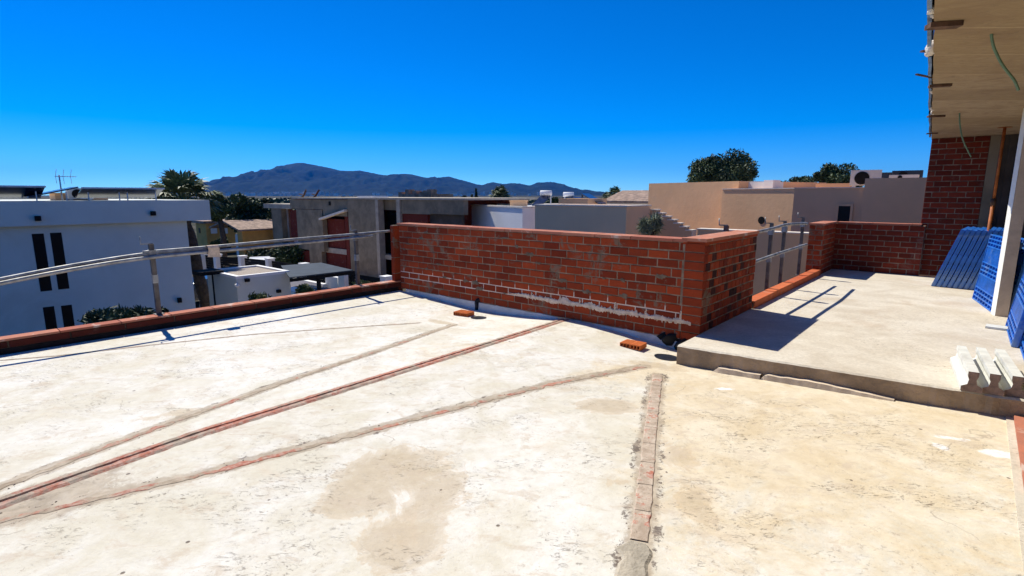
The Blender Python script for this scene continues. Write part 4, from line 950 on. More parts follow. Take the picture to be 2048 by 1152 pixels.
# boundary wall: pillars, low wall and dark fence boards
pil = []
for i, (px, py, lab) in enumerate(((400, 506, "white fence pillar beside the palm trunk"), (428, 509, "white fence pillar right of the palm trunk"), (478, 512, "white fence pillar behind the kiosk's left half"), (533, 517, "white fence pillar behind the kiosk's right half"), (601, 527, "white fence pillar above the carport"), (765, 553, "white fence pillar beside the brick wall's left end"))):
    c = gz(px, py, -2.5); pil.append(c); mb = MB(); mb.pbox(V(c.x, c.y, GZ) - B * .22, B * .44, A * .44, Z * 2.05); root = empty("fence_pillar", V(c.x, c.y, GZ), lab, "pillar", "white pillars of the dark fence"); mb.build("shaft", M['house_white2'], root)
    mb = MB(); mb.pbox(V(c.x, c.y, -2.549) - B * .25 - A * .03, B * .5, A * .5, Z * .06); mb.build("cap_slab", M['house_white2'], root)
for i in range(len(pil) - 1):
    a, b_ = pil[i], pil[i + 1]; u = V(b_.x - a.x, b_.y - a.y, 0); L = u.length; u.normalize(); o = V(a.x, a.y, GZ) + u * .25 + A * .12
    root = empty("board_fence", o, ["dark board fence panel left of the palm trunk", "dark board fence panel just right of the palm trunk", "dark board fence panel behind the kiosk's middle", "dark board fence panel right of the kiosk roof", "long dark board fence panel between carport and brick wall"][i], "fence", "dark fence panels on the white boundary wall")
    mb = MB(); mb.pbox(o, u * (L - .5), A * .2, Z * .95); mb.build("base_wall", M['house_white2'], root)
    mb = MB()
    for j in range(6): mb.pbox(o + A * .08 + Z * (.97 + j * .165), u * (L - .5), A * .03, Z * .155)
    mb.build("boards", M['fit'], root)

# cars
def car(c, heading, label, paint):
    root = empty("parked_car", c, label, "car", None, rz=math.atan2(heading.y, heading.x))
    prof = [(-2.1, .35), (-2.12, .72), (-1.95, .95), (-1.55, 1.0), (-1.15, 1.38), (-.7, 1.47), (.2, 1.46), (.75, 1.30), (1.15, 1.0), (1.85, .86), (2.08, .68), (2.1, .35)]
    mb = MB(); n_ = len(prof); W_ = .86; rows = []
    for y, sx, dz in ((-W_, .985, -.015), (-W_ * .93, 1, 0), (W_ * .93, 1, 0), (W_, .985, -.015)):
        rows.append([(x * sx, y * (1 - .16 * max(0, (z - .9) / .57)), z + dz) for x, z in prof])
    vs = [p for r in rows for p in r]; fs = []
    for r in range(3):
        for i in range(n_): j = (i + 1) % n_; fs.append((r * n_ + i, r * n_ + j, (r + 1) * n_ + j, (r + 1) * n_ + i))
    fs.append(tuple(range(n_))[::-1]); fs.append(tuple(range(3 * n_, 4 * n_))); mb.mesh(vs, fs)
    b = mb.build("body", paint, root, local=True, smooth=False); bm = bmesh.new(); bm.from_mesh(b.data); bmesh.ops.recalc_face_normals(bm, faces=bm.faces); bm.to_mesh(b.data); bm.free()
    for sgn in (1, -1):
        mb = MB(); y = sgn * (W_ * .93); g = [(-1.35, 1.02), (-1.05, 1.34), (-.1, 1.40), (-.1, 1.02)]; g2 = [(-.03, 1.02), (-.03, 1.40), (.25, 1.38), (.68, 1.24), (.98, 1.02)]
        for G_ in (g, g2): mb.face([(x, sgn * (.006 + .86 * (1 - .16 * max(0, (z - .9) / .57))), z) for x, z in (G_ if sgn < 0 else G_[::-1])])
        mb.build("side_window", M['glass'], root, local=True)
    mb = MB(); mb.face([(.76, -.68, 1.315), (1.16, -.76, 1.02), (1.16, .76, 1.02), (.76, .68, 1.315)]); mb.build("windscreen", M['glass'], root, local=True)
    mb = MB(); mb.face([(-1.17, .68, 1.375), (-1.55, .76, 1.02), (-1.55, -.76, 1.02), (-1.17, -.68, 1.375)]); mb.build("rear_window", M['glass'], root, local=True)
    for x in (-1.3, 1.3):
        for sgn in (1, -1):
            mb = MB(); mb.tube([(x, sgn * .66, .32), (x, sgn * .88, .32)], .32, 18); w_ = mb.build("wheel", M['tyre'], root, local=True)
            mb = MB(); mb.tube([(x, sgn * .875, .32), (x, sgn * .89, .32)], .19, 14); mb.build("rim", M['alu'], w_, local=True)
    for sgn in (1, -1):
        mb = MB(); mb.box(2.0, 2.09, sgn * .62 - .16, sgn * .62 + .16, .66, .78); mb.build("headlight", M['house_white2'], root, local=True)
    return root
c = aty(624, 572, 27.5); car(V(c.x, c.y, GZ), A, "dark car parked under the blue carport", M['carpaint'])
c = aty(408, 590, 30.5); car(V(c.x, c.y, GZ), -A, "dark car glimpsed between the palm trunk and the kiosk", M['carpaint'])
c = aty(519, 515, 40.5); car(V(c.x, c.y, GZ), V(.38, -.92, 0), "white car parked behind the dark board fence", M['carwhite'])

# unfinished concrete house
G0 = gz(741, 556, GZ); nG = -A
root = empty("concrete_house", V(G0.x, G0.y, GZ), "unfinished grey concrete and red brick house shell in the middle distance", "house")
def sect(name, x0, x1, y0, y1, mat, off=0.0, thick=.4):
    p = G0 + A * off; xm, ym = (x0 + x1) / 2, (y0 + y1) / 2; a, b_ = onp(x0, ym, p, nG), onp(x1, ym, p, nG); zt, zb = onp(xm, y0, p, nG).z, max(GZ, onp(xm, y1, p, nG).z)
    mb = MB(); mb.pbox(V(a.x, a.y, zb), V(b_.x - a.x, b_.y - a.y, 0), A * thick, Z * (zt - zb)); return mb.build(name, mat, root)
sect("back_wall", 600, 926, 399, 620, M['redfill'], 1.6, 7)
sect("roof_edge", 582, 929, 395.5, 399, M['conc_l'], -.12, 8)
sect("canopy_slab", 527, 583, 408, 417, M['conc_l'], .1, 4)
sect("column", 548, 567, 417.5, 560, M['conc'], .2, .5); sect("column", 567, 581, 418, 560, M['conc_l'], 2.2, .4)
sect("brick_panel", 581, 596, 420, 478, M['redfill'], .25, .3); sect("wall_band", 580, 700, 399.3, 419, M['conc'], .02, .3)
sect("concrete_wall", 595, 646, 419.3, 500, M['conc'], 0, .4); sect("concrete_wall", 622, 646, 500.3, 600, M['conc'], 0.0, .4); sect("brick_panel", 588, 621.5, 500.3, 600, M['redfill'], .2, .3)
sect("concrete_wall", 646.3, 694, 419.3, 432, M['conc'], .03, .35)
sect("brick_panel", 647, 693, 438, 600, M['redfill'], .5, .3); sect("lintel", 648, 696, 497, 507, M['conc_l'], .38, .1); sect("brick_strip", 693.3, 700, 415, 600, M['redfill'], .15, .3)
sect("concrete_wall", 700.3, 754, 399.3, 600, M['conc'], -.05, .5); sect("pilaster", 754.3, 760, 399.3, 620, M['conc_l'], -.12, .5)
sect("wall_band", 760.3, 793, 399.3, 420, M['conc'], .5, .3); sect("pilaster", 793, 800, 399.3, 470, M['conc_l'], -.1, .5)
sect("opening", 779, 796, 425, 640, M['win'], .9, .2); sect("landing", 757, 796, 510, 519, M['conc_l'], .3, 1.0)
sect("wall_band", 800.3, 860, 399.3, 428, M['conc'], .0, .4); sect("wall_band", 860.3, 927, 399.3, 429, M['conc'], -.03, .4); sect("brick_panel", 801, 858, 428.3, 640, M['redfill'], .1, .3); sect("opening", 858.5, 926, 429.3, 640, M['dark_in'], .3, .2)
sect("wall_vent", 657, 661, 403, 411, M['fit'], -.01, .05)
a, b_ = onp(643, 440, G0, nG), onp(694, 423, G0, nG); mb = MB(); mb.pbox(a + A * .1, b_ - a, -A * .35, Z * .16); mb.build("sloped_coping", M['coping'], root)
sect("skylight", 715, 746, 392.5, 395.3, M['house_white2'], 2, 1.5)
for xa, ya, xb, yb, lab in ((603, 396, 612, 380, "dark rod leaning right above the concrete house roof, left one"), (627, 396, 638, 380, "dark rod leaning right above the concrete house roof, right one")):
    p = G0 + A * 3; mb = MB(); mb.tube([onp(xa, ya, p, nG), onp(xa + 5, (ya + yb) / 2 + 2, p, nG), onp(xb, yb, p, nG)], .09, 6); mb.tube([onp(xb - 14, yb + 8, p, nG), onp(xa + 5, (ya + yb) / 2 + 2, p, nG)], .05, 6)
    tag(mb.build("bent_rod", M['rust']), lab, "rod")
c = aty(797, 398, 56); mb = MB(); t = solve_px(c, B, 862); nT = 9
mb.pbox(V(c.x, c.y, GZ), B * t, A * 3, Z * (aty(800, 388, 56).z - GZ))
for i in range(nT):
    if i % 2 == 0 or i == 7: mb.pbox(V(c.x, c.y, aty(800, 388.001, 56).z) + B * (t * i / nT), B * (t / nT * .95), A * .8, Z * (.2 + .25 * ((i * 7) % 3) / 2))
tag(mb.build("notched_tower", plain("brown_stone", (.36, .24, .155), .4, 1.5, bscale=6, bstr=.8, bdist=.1)), "brown weathered tower top with notched edge behind the concrete house", "tower")

# ochre house, tiled house
def simple_house(px_c, py_t, Y, pxR, pxL, mat, label, z_floor=GZ, fr=(A, B), name="house", lamax=12):
    C = aty(px_c, py_t, Y); la = min(lamax, abs(solve_px(C, fr[0], pxR))) if pxR else 6; lb = -solve_px(C, fr[1], pxL); root = empty(name, V(C.x, C.y, z_floor), label, "house")
    mb = MB(); block(mb, C, la, lb, z_floor, C.z, fr); mb.build("wall", mat, root); return root, C, la, lb
root, C, la, lb = simple_house(411, 447, 56, 470, 391, M['ochre'], "ochre two window house under the dark trees")
for x0, x1 in ((421, 434), (447, 455)): panel(root, "window", M['house_white2'], C, B, x0, 456, x1, 467, .05, .1, M['ochre'])
panel(root, "window", M['win'], C, -A, 398, 456, 401, 466, .05, .1)
mb = MB(); mb.pbox(V(C.x, C.y, C.z + .002) - A * .3 + B * .3, A * (la + .6), -B * (lb + .6), Z * .25); mb.build("roof", M['rooftile'], root)
def gable(root, C, la, lb, z, rise, mat, over=.4, fr=(A, B), along='A'):
    a, b = fr; o = V(C.x, C.y, z) - a * over + b * over; la += 2 * over; lb += 2 * over
    mb = MB(); t = Z * .16
    if along == 'A': r0 = o - b * (lb / 2) + Z * rise; r1 = r0 + a * la; e = [o, o + a * la, o - b * lb, o - b * lb + a * la]; prs = ((e[0], e[1], r1, r0), (e[2], r0, r1, e[3])); gs = ((e[0], r0, e[2]), (e[1], e[3], r1))
    else: r0 = o + a * (la / 2) + Z * rise; r1 = r0 - b * lb; e = [o, o - b * lb, o + a * la, o + a * la - b * lb]; prs = ((e[0], r0, r1, e[1]), (e[2], e[3], r1, r0)); gs = ((e[0], e[2], r0), (e[1], r1, e[3]))
    for q in prs:
        mb.face([p + t for p in q]); mb.face(list(q)[::-1])
        for i in range(4): mb.face([q[i], q[(i + 1) % 4], q[(i + 1) % 4] + t, q[i] + t])
    ob = mb.build("roof", mat, root); mb = MB()
    for g in gs: mb.face([p - Z * .01 for p in g])
    return ob
root, C, la, lb = simple_house(484, 462, 50, 562, 474, M['ochre'], "pinkish house with weathered clay tile roof left of the concrete house", lamax=11)
gable(root, C, la, 6, C.z, .75, M['rooftile'], .5)
mb = MB(); c = aty(415, 472, 60)
root, C, la, lb = simple_house(486, 470, 53, None, 470, M['house_white2'], "low white flat roofed outbuilding between ochre house and tiled house")

# white flat building in the middle
C = aty(1045, 416, 30); la = 9; lb = -solve_px(C, B2, 929)
root = empty("white_building", V(C.x, C.y, GZ), "low white flat roofed building seen above the brick wall", "building")
mb = MB(); block(mb, C, la, lb, GZ, C.z, (A2, B2)); mb.build("wall", M['house_white2'], root); mb = MB(); coping(mb, C, la, lb, C.z + .001, (A2, B2), .3, .05, .09); mb.build("coping", M['coping'], root)
c = aty(1020, 415, 33); mb = MB(); mb.pbox(V(c.x, c.y, C.z - .1), V(1, -.1, 0) * 1.0, V(.1, 1, 0) * .9, Z * (aty(1020, 403, 33).z - C.z + .1)); mb.pbox(V(c.x - .05, c.y - .05, aty(1020, 402.9, 33).z), V(1.1, -.1, 0), V(.1, 1, 0), Z * .06); tag(mb.build("roof_hut", M['tan']), "tan roof hut on the white building", "roof hut")

def heater(px, py, Y, zbase, side, label):
    t = aty(px, py, Y); root = empty("solar_heater", V(t.x, t.y, zbase), label, "water heater", "solar water heaters on the roofs")
    ax = V(1, -.15, 0).normalized(); dn = (V(-.55, -.8, 0) if side < 0 else V(.75, -.6, 0)).normalized()
    h = t.z - zbase
    mb = MB(); mb.tube([t - ax * .36, t - ax * .34, t + ax * .34, t + ax * .36], [.1, .16, .16, .1], 14); mb.build("tank", M['house_white2'], root, smooth=True)
    mb = MB(); p0 = t - Z * .18 - ax * .3; p1 = p0 + dn * 1.05 - Z * (h - .25)
    mb.pbox(p0, ax * .6, p1 - p0, Z * .06); mb.build("collector", M['panel'], root)
    for sx in (-.3, .28):
        mb = MB(); f = t + ax * sx; mb.pbox(V(f.x, f.y, zbase), ax * .05, dn * .05, Z * (h - .16)); mb.build("leg", M['alu'], root)
heater(1092, 386, 33, C.z, -1, "white tank solar water heater with panel sloping to the left")

# tan block and its stair wall
Ct = aty(1253, 414, 13.2); la = solve_px(Ct, A, 1301); lb = -solve_px(Ct, B, 1070)
root = empty("tan_building", V(Ct.x, Ct.y, GZ), "greyish tan flat roofed block rising right behind the brick wall", "building")
mb = MB(); block(mb, Ct, la, lb, GZ, Ct.z); mb.build("wall", M['tan_pale'], root); mb = MB(); coping(mb, Ct, la, lb, Ct.z + .001, w=.2, o=.02, h=.035); mb.build("coping", M['coping'], root)
c = aty(1117, 411, 30); mb = MB(); t = solve_px(c, B, 1175); mb.pbox(V(c.x, c.y, GZ), B * t, A * 2, Z * (aty(1117, 397, 30).z - GZ)); tag(mb.build("roof_hut", M['tan']), "tan roof parapet block behind the grey tan building", "roof hut")
heater(1137, 389, 36, aty(1137, 400, 36).z, 1, "second solar water heater on the tan roof behind")
c = aty(1163, 389, 31); mb = MB(); e_ = aty(1196, 408, 29); mb.pbox(c, e_ - c, A * .8, Z * .06); mb.pbox(V(c.x, c.y, c.z - .55), A * .06, B * .06, Z * .55); tag(mb.build("tilted_panel", M['panel']), "dark tilted panel strut on the tan roof behind", "solar panel")
mb = MB(); C3 = V(Ct.x, Ct.y, 0) + A * la; tr = solve_px(C3, B, 1380); ns = 7; zt, zb = aty(1306, 421, (C3 + B * .2).y).z, aty(1376, 462, (C3 + B * tr * .95).y).z
root = empty("stair_wall", V(C3.x, C3.y, GZ), "stepped stair wall descending to the right beside the grey shrub", "wall"); mc = MB()
for i in range(ns):
    z = zt + (zb - zt) * i / (ns - 1); o = V(C3.x, C3.y, GZ) + B * (tr * i / ns); mb.pbox(o, B * (tr / ns), A * .25, Z * (z - GZ)); mc.pbox(o + Z * (z - GZ + .001) - A * .015, B * (tr / ns + .02), A * .28, Z * .03)
    if i == ns - 1: mc.pbox(o + B * (tr / ns + .001) , B * .03, A * .25, Z * (z - GZ))
mb.build("wall", M['tan_grey'], root); mc.build("coping", M['coping'], root)

# main tan house to the right, sun grazing two of its faces
root = empty("tan_house", V(7, 14, GZ), "big warm tan flat roofed house with stepped volumes on the right", "house")
C1 = aty(1298, 367, 18.0); t1 = solve_px(C1, B2, 1478)
mb = MB(); mb.pbox(V(C1.x, C1.y, GZ), B2 * t1, A2 * 4, Z * (C1.z - GZ)); mb.build("left_volume", M['tan'], root)
C2 = aty(1445, 379, 14.9); t2 = solve_px(C2, B2, 1589)
mb = MB(); mb.pbox(V(C2.x, C2.y, GZ), B2 * t2, A2 * 4, Z * (C2.z - GZ)); mb.build("middle_volume", M['tan'], root)
C3 = C2 + B2 * (t2 + .002); t3 = solve_px(C3, B, 1729); z3 = aty(1660, 376.5, C3.y - .4).z
mb = MB(); mb.pbox(V(C3.x, C3.y, GZ), B * t3, A * 5, Z * (z3 - GZ)); mb.build("right_volume", M['tan_grey'], root)
C4 = C3 + B * (t3 + .002); t4 = solve_px(C4, B, 1900); z4 = aty(1760, 357, C4.y).z
mb = MB(); mb.pbox(V(C4.x, C4.y, GZ) - A * .06, B * t4, A * 5, Z * (z4 - GZ)); mb.build("tall_volume", M['tan_grey'], root)
panel(root, "window", M['win'], C3, -A, 1676, 412, 1700, 446, .01, .05, M['tan_grey'])
q = onp(1523, 440.5, C2, -A2); mb = MB(); mb.tube([q + A2 * .05, q - A2 * .012], .095, 20); mb.build("round_vent", M['fit'], root)
mb = MB(); p = C1 + B2 * t1; mb.pbox(V(p.x, p.y, C2.z + .002) + A2 * .4, B2 * .5, A2 * .8, Z * .2); mb.pbox(V(p.x, p.y, C2.z + .002) + A2 * .3 + B2 * .55, B2 * .28, A2 * .3, Z * .24); mb.build("roof_block", M['house_white2'], root)
p = aty(1631, 375, 15.5); mb = MB(); mb.pbox(V(p.x, p.y, z3 - .2), B * solve_px(p, B, 1700), A * .3, Z * (p.z + .11 - z3 + .2)); mb.build("roof_parapet", M['tan'], root)
mb = MB(); mb.pbox(V(C2.x, C2.y, C2.z + .001) - A2 * .02, B2 * t2, A2 * .18, Z * .022); mb.pbox(V(C3.x, C3.y, z3 + .001) - A * .02, B * t3, A * .2, Z * .02); mb.build("coping", M['coping'], root)
def roofpt(px, Y, z): q = aty(px, 370, Y); return V(q.x, q.y, z)
RG = "air conditioners on the roofs"
ac_unit(roofpt(1730, 13.0, z3 + .03), math.atan2(B.y, B.x) + .1, "air conditioner with round fan standing lowest on the tan house roof", .62, .3, .40)
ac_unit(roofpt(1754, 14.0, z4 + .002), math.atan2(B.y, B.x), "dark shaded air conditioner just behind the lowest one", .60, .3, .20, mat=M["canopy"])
ac_unit(roofpt(1806, 13.3, z4 + .002), math.atan2(B.y, B.x), "pale low air conditioner near the tall brick pier", .58, .3, .12)
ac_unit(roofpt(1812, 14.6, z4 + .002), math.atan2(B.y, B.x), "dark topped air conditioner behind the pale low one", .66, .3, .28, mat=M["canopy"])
q = roofpt(1853, 13.0, z4 + .002); mb = MB(); mb.pbox(q, B * .5, A * .4, Z * .27); tag(mb.build("chimney_block", M['tan_grey']), "square chimney block half hidden by the brick pier", "chimney")
# lower garden wall
C5 = aty(1395, 459, 12.4); t5 = solve_px(C5, B, 1800)
root = empty("tan_wall", V(C5.x, C5.y, GZ), "lower grey tan boundary wall with pale coping seen through the right railing", "wall")
mb = MB(); mb.pbox(V(C5.x, C5.y, GZ), B * t5, A * .25, Z * (C5.z - GZ)); mb.build("wall", M['tan_grey'], root); mb = MB(); mb.pbox(V(C5.x, C5.y, C5.z + .001) - A * .02 - B * .02, B * t5, A * .29, Z * .025); mb.build("coping", M['coping'], root)
# tile roofed house further back
root, C, la, lb = simple_house(1302, 406, 46, None, 1212, M['coping'], "house with low brown tiled roof behind the tan buildings"); gable(root, C, 7, lb, C.z, .95, M['rooftile'], .3, along='B')
q = aty(1283, 393, 49); mb = MB(); mb.pbox(V(q.x, q.y, q.z - 1), V(.7, 0, 0), V(0, .6, 0), Z * 1.2); mb.build("chimney", plain("red_chimney", (.32, .12, .08), .2), root)

# ------------------------------------------------------------------ trees and plants
NR = np.random.default_rng(5)
def leaf_mesh(name, cen, size, tint, mat, parent, aspect=.5, updown=.0):
    n = len(cen); d = NR.normal(size=(n, 3)); d[:, 2] += updown; d /= np.linalg.norm(d, axis=1, keepdims=True); e = np.cross(d, NR.normal(size=(n, 3))); e /= np.linalg.norm(e, axis=1, keepdims=True)
    s = np.asarray(size)[:, None] * NR.uniform(.6, 1.3, (n, 1)); u = d * s; v = e * s * aspect
    co = np.stack([cen - u, cen + v * .9 - u * .1, cen + u, cen - v * .9 + u * .1], 1).reshape(-1, 3); co -= np.array(root_loc(parent))
    me = bpy.data.meshes.new(name); me.from_pydata(co.tolist(), [], np.arange(4 * n).reshape(n, 4).tolist()); me.materials.append(mat)
    at = me.attributes.new("tint", 'FLOAT', 'FACE'); at.data.foreach_set("value", np.clip(tint, 0, 1).astype(np.float32)); me.update()
    o = bpy.data.objects.new(name, me); COL.objects.link(o); o.parent = parent; return o
def cloud(c, r, n, shell=.55):
    d = NR.normal(size=(n, 3)); d /= np.linalg.norm(d, axis=1, keepdims=True); return np.array(c) + d * np.array(r) * (NR.uniform(shell, 1.0, (n, 1)) ** .7)
def tree(name, label, cat, base, top_z, crown_c, crown_r, nclump, nleaf, leaf, mat, group=None, aspect=.5, trunk_r=.18):
    root = empty(name, base, label, cat, group); cc = np.array(crown_c); rr = np.array(crown_r)
    mb = MB(); tp = Vector(crown_c); mid = base.lerp(V(tp.x, tp.y, tp.z - crown_r[2] * .6), .55) + V(.15, .1, 0) * trunk_r * 4
    mb.tube([base - Z * .1, mid, V(tp.x, tp.y, tp.z - crown_r[2] * .3)], [trunk_r * 1.25, trunk_r, trunk_r * .7], 9)
    pts = []; tn = []
    for i in range(nclump):
        d = NR.normal(size=3); d /= np.linalg.norm(d); q = cc + d * rr * NR.uniform(.35, .92)
        mb.tube([V(tp.x, tp.y, tp.z - crown_r[2] * .5), Vector(q)], [trunk_r * .45, .03], 5, cap=False)
        k = NR.uniform(.22, .42); p = cloud(q, rr.mean() * k * np.array([1.1, 1.1, .8]), nleaf // nclump, .3); pts.append(p); tn.append(np.full(len(p), NR.uniform(.15, .75)) + NR.normal(0, .18, len(p)))
    mb.build("trunk", M['bark'], root, smooth=True); pts = np.concatenate(pts); leaf_mesh("crown", pts, np.full(len(pts), leaf), np.concatenate(tn), mat, root, aspect)
    return root
def ptree(name, label, cat, x0, x1, y0, y1, Y, nclump, nleaf, leaf, mat, group=None, trunk_r=.18, aspect=.5):
    c = aty((x0 + x1) / 2, (y0 + y1) / 2, Y); rx = (x1 - x0) / 2 / FPX * Y; rz_ = (y1 - y0) / 2 / FPX * Y
    return tree(name, label, cat, V(c.x, c.y, GZ), c.z + rz_, (c.x, c.y, c.z), (rx * .9, rx * .8, rz_ * .9), nclump, nleaf, leaf, mat, group, aspect, trunk_r)
TG = "trees rising behind the houses"
ptree("pine_tree", "dense dark pine with rounded crown above the tan house", "tree", 1370, 1530, 303, 400, 40, 40, 17000, .115, M['pine'], TG, .25)
ptree("pine_tree", "lower dark tree standing left of the roof air conditioners", "tree", 1612, 1718, 328, 410, 38, 30, 9500, .11, M['pine'], TG, .2)
ptree("pine_tree", "small dark bushy tree between the two pines above the tan house", "tree", 1556, 1645, 343, 410, 40, 22, 6500, .11, M['pine'], TG, .2)
ptree("pine_tree", "tiny dark tree top just above the middle tan volume", "tree", 1522, 1575, 371, 400, 60, 10, 1200, .2, M['pine'], TG, .2)
ptree("broadleaf_tree", "large black green tree behind the tiled house", "tree", 446, 556, 380, 480, 56, 34, 13000, .18, M['leaf'], TG, .3)
ptree("broadleaf_tree", "dark tree right of the palm crown above the ochre house", "tree", 404, 470, 386, 446, 48, 22, 7000, .16, M['leaf'], TG, .25)
ptree("broadleaf_tree", "small garden tree in front of the ochre house", "tree", 424, 464, 474, 508, 50, 14, 2200, .2, M['leaf'], TG, .12)
ptree("broadleaf_tree", "dark tree left of the two thin cypresses", "tree", 916, 944, 392, 425, 62, 12, 1800, .24, M['leaf'], TG, .2)
ptree("broadleaf_tree", "dark tree beside the shaggy round palm", "tree", 1010, 1034, 395, 425, 60, 12, 1500, .24, M['leaf'], TG, .2)
ptree("broadleaf_tree", "low dark tree between the two solar water heaters", "tree", 1098, 1122, 396, 425, 60, 10, 1300, .24, M['leaf'], TG, .2)
ptree("broadleaf_tree", "dark scrubby trees under the concrete canopy slab", "tree", 480, 640, 492, 540, 47, 22, 3600, .22, M['leaf'], TG, .12)
for px, y0, lab in ((944, 389, "shorter of the two thin cypresses beyond the white building"), (952, 377, "taller of the two thin cypresses beyond the white building")):
    Y = 62; t = aty(px, y0, Y); root = empty("cypress", V(t.x, t.y, GZ), lab, "tree", "thin cypresses"); H = t.z - GZ
    mb = MB(); mb.tube([V(t.x, t.y, GZ), V(t.x, t.y, GZ + H * .5)], [.12, .06], 6); mb.build("trunk", M['bark'], root)
    n = 1600; zz = NR.uniform(.08, 1, n); r_ = .30 * np.sin(np.pi * np.clip(zz, 0, 1) ** .7) ** .7 * NR.uniform(.5, 1, n) + .02; an = NR.uniform(0, 6.283, n)
    leaf_mesh("crown", np.stack([t.x + r_ * np.cos(an), t.y + r_ * np.sin(an), GZ + zz * H], 1), np.full(n, .15), NR.uniform(0, .6, n), M['leaf'], root, .35)
def palm(label, base, head, R, nleaf, droop=1.0, skirt=False, trunk_r=.2, lo=-.5):
    root = empty("palm_tree", base, label, "palm", "fan palms"); mb = MB(); n_ = 14
    pts = [base.lerp(head, i / n_) + V(.05 * math.sin(i), .04 * math.cos(i * 1.3), 0) for i in range(n_ + 1)]
    mb.tube(pts, [trunk_r * (1.25 - .35 * i / n_) * (1 + .08 * math.sin(i * 2.1)) * (1.5 if skirt and i > n_ - 3 else 1) for i in range(n_ + 1)], 12); mb.build("trunk", M['palmbark'], root, smooth=True)
    mb = MB(); r = random.Random(int(abs(base.x) * 100))
    for i in range(nleaf):
        az = i * 2.399 + r.uniform(-.3, .3); el = math.asin(max(-.95, min(.98, lo + (1 - lo) * (i + .5) / nleaf))) + r.uniform(-.12, .12)
        d = V(math.cos(az) * math.cos(el), math.sin(az) * math.cos(el), math.sin(el)); L1 = R * r.uniform(.42, .62); side = d.cross(Z).normalized() if abs(d.z) < .95 else V(1, 0, 0); nrm = side.cross(d).normalized()
        c = head + d * L1; c.z -= .06 * R * droop; mb.tube([head, head.lerp(c, .6) + nrm * .04 * R, c], [.025, .018, .012], 4, .5, cap=False)
        F_ = R * r.uniform(.42, .58); nb = 15; tt = r.random() * .8
        for b in range(nb):
            a = (b / (nb - 1) - .5) * 3.7; bl = F_ * (1 - .25 * abs(a) / 1.85) * r.uniform(.85, 1.1); dr = (d * math.cos(a) + side * math.sin(a)).normalized()
            wd = dr.cross(nrm).normalized() * F_ * .062; m1 = c + dr * bl * .55 + nrm * .05 * F_; tip = c + dr * bl - Z * bl * .30 * droop * r.uniform(.4, 1.3)
            mb.mesh([c, m1 + wd, tip, m1 - wd], [(0, 1, 2, 3)], min(1, max(0, tt + r.uniform(-.15, .25))))
    mb.build("crown", M['palm'], root); return root
h_ = aty(348, 388, 27.0); b_ = aty(398, 600, 27.0); palm("tall fan palm behind the white house roof with a thick dark trunk", V(h_.x + 1.1, h_.y, GZ), V(h_.x + .35, h_.y, h_.z - .25), 1.9, 56, 1.0, True, .24, -.3)
h_ = aty(1000, 391, 52); palm("shaggy round headed palm against the hills", V(h_.x, h_.y, GZ), h_, 1.25, 90, 1.4, True, .22, -.93)
h_ = aty(1229, 389, 62); palm("larger of the two palms left of the tan house", V(h_.x, h_.y, GZ), h_, 1.15, 40, 1.0, False, .2, -.3)
h_ = aty(1214, 395, 66); palm("smaller of the two palms left of the tan house", V(h_.x, h_.y, GZ), h_, .9, 34, 1.0, False, .2, -.4)
def bush(label, cx, cy, rx, ry, Y, n, leaf, mat, name="shrub", aspect=.28, up=.8, base_z=GZ):
    c = aty(cx, cy, Y); r = (rx / FPX * Y, rx / FPX * Y * .8, ry / FPX * Y); root = empty(name, V(c.x, c.y, base_z), label, "shrub")
    mb = MB(); pts = []; tn = []
    for i in range(16):
        d = NR.normal(size=3); d[2] = abs(d[2]) * .8 - .1; d /= np.linalg.norm(d); q = np.array(c) + d * np.array(r) * NR.uniform(.5, .95); mb.tube([V(c.x, c.y, base_z), V(c.x, c.y, c.z - r[2]).lerp(Vector(q), .3), Vector(q)], [.03, .02, .008], 5, cap=False)
        p = cloud(q, np.array(r) * NR.uniform(.3, .5), n // 16, .1); pts.append(p); tn.append(np.full(len(p), NR.uniform(.2, .8)) + NR.normal(0, .2, len(p)))
    mb.build("stems", M['bark'], root); pts = np.concatenate(pts); leaf_mesh("foliage", pts, np.full(len(pts), leaf), np.concatenate(tn), mat, root, aspect, up)
bush("dark oleander bush poking up behind the left parapet", 240, 640, 58, 30, 13.5, 2600, .10, M['oleander'])
bush("small dark sprig beside the left railing post foot", 325, 628, 10, 14, 13.0, 500, .08, M['oleander'])
bush("small green shrub in front of the white kiosk", 518, 605, 18, 20, 19, 900, .10, M['yellowbush'])
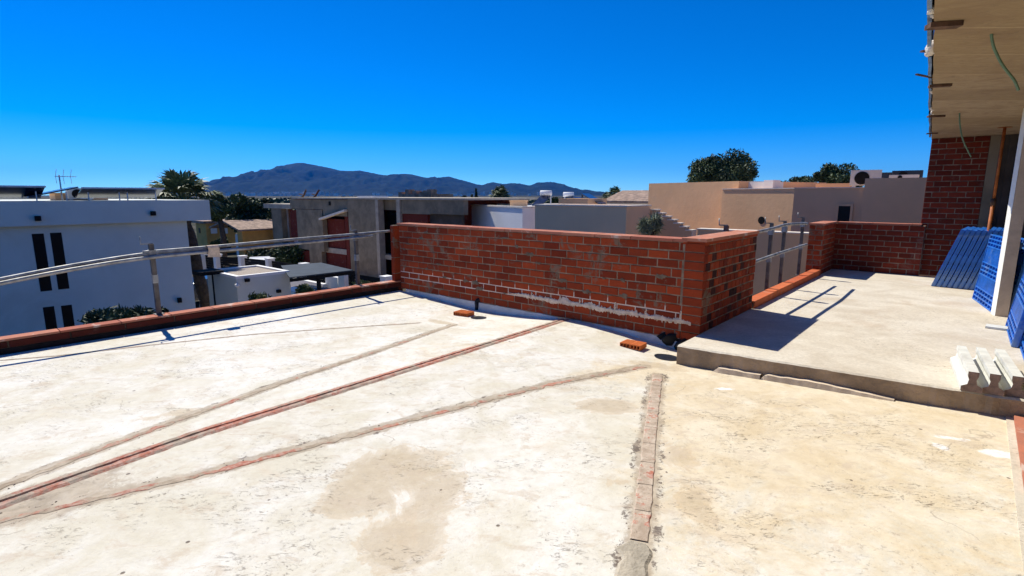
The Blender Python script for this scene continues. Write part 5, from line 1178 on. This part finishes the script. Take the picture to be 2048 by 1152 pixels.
bush("yellow green shrub growing before the parked car", 610, 585, 14, 15, 19.5, 800, .10, M['yellowbush'])
bush("pale shrub low behind the parapet near the far post", 728, 570, 22, 9, 20, 700, .09, M['yellowbush'])
bush("grey green feathery shrub against the stair wall", 1303, 460, 26, 29, 12.4, 1500, .12, M['olive'], aspect=.10)
# far wooded belt and far town
n = 26000; px = NR.uniform(150, 1500, n); Yd = NR.uniform(120, 420, n); X = (px - CX) / FPX * Yd; hgt = NR.uniform(0, 1, n) * (2.5 + 3.2 * np.array([max(0, nz(a * .02, b * .01)) for a, b in zip(px, Yd)]))
root = empty("far_trees", V(0, 250, GZ)); leaf_mesh("tree_belt", np.stack([X, Yd, GZ + hgt], 1), Yd * .004 + .2, NR.uniform(0, .7, n), M['leaf'], root, .7)
for o in list(root.children): o.parent = None; o.location = root.location; tag(o, "dark belt of far trees below the hills", "trees", kind="stuff"); o.name = "far_trees"
bpy.data.objects.remove(root)
mb = MB()
for i in range(150):
    px = rnd.choice((rnd.gauss(572, 26), rnd.gauss(610, 50), rnd.uniform(440, 1150))); Y = rnd.uniform(3200, 4600); q = aty(px, 393, Y); zb = GZ + max(0, (Y - 3300) * .018); s = rnd.uniform(7, 16)
    mb.box(q.x - s, q.x + s, Y, Y + s, zb - 12, zb + rnd.uniform(6, 13), rnd.random())
tag(mb.build("far_town", plain("far_house_wall", (.62, .56, .50), .1, .01, bstr=0, tint=.3)), "tiny pale houses of a far town at the foot of the hills", "houses", kind="stuff")

# ------------------------------------------------------------------ air
hm = bpy.data.materials.new("haze_air"); hm.use_nodes = True; hn = hm.node_tree; hn.nodes.clear()
ho = hn.nodes.new("ShaderNodeOutputMaterial"); pv_ = hn.nodes.new("ShaderNodeVolumePrincipled"); pv_.inputs["Color"].default_value = (.01, .26, .95, 1); pv_.inputs["Density"].default_value = 3.8e-5; pv_.inputs["Anisotropy"].default_value = .2
hn.links.new(pv_.outputs[0], ho.inputs["Volume"])
mb = MB(); mb.box(-12600, 12600, -12600, 12600, GZ - 1, 620); tag(mb.build("haze", hm), kind="stuff")
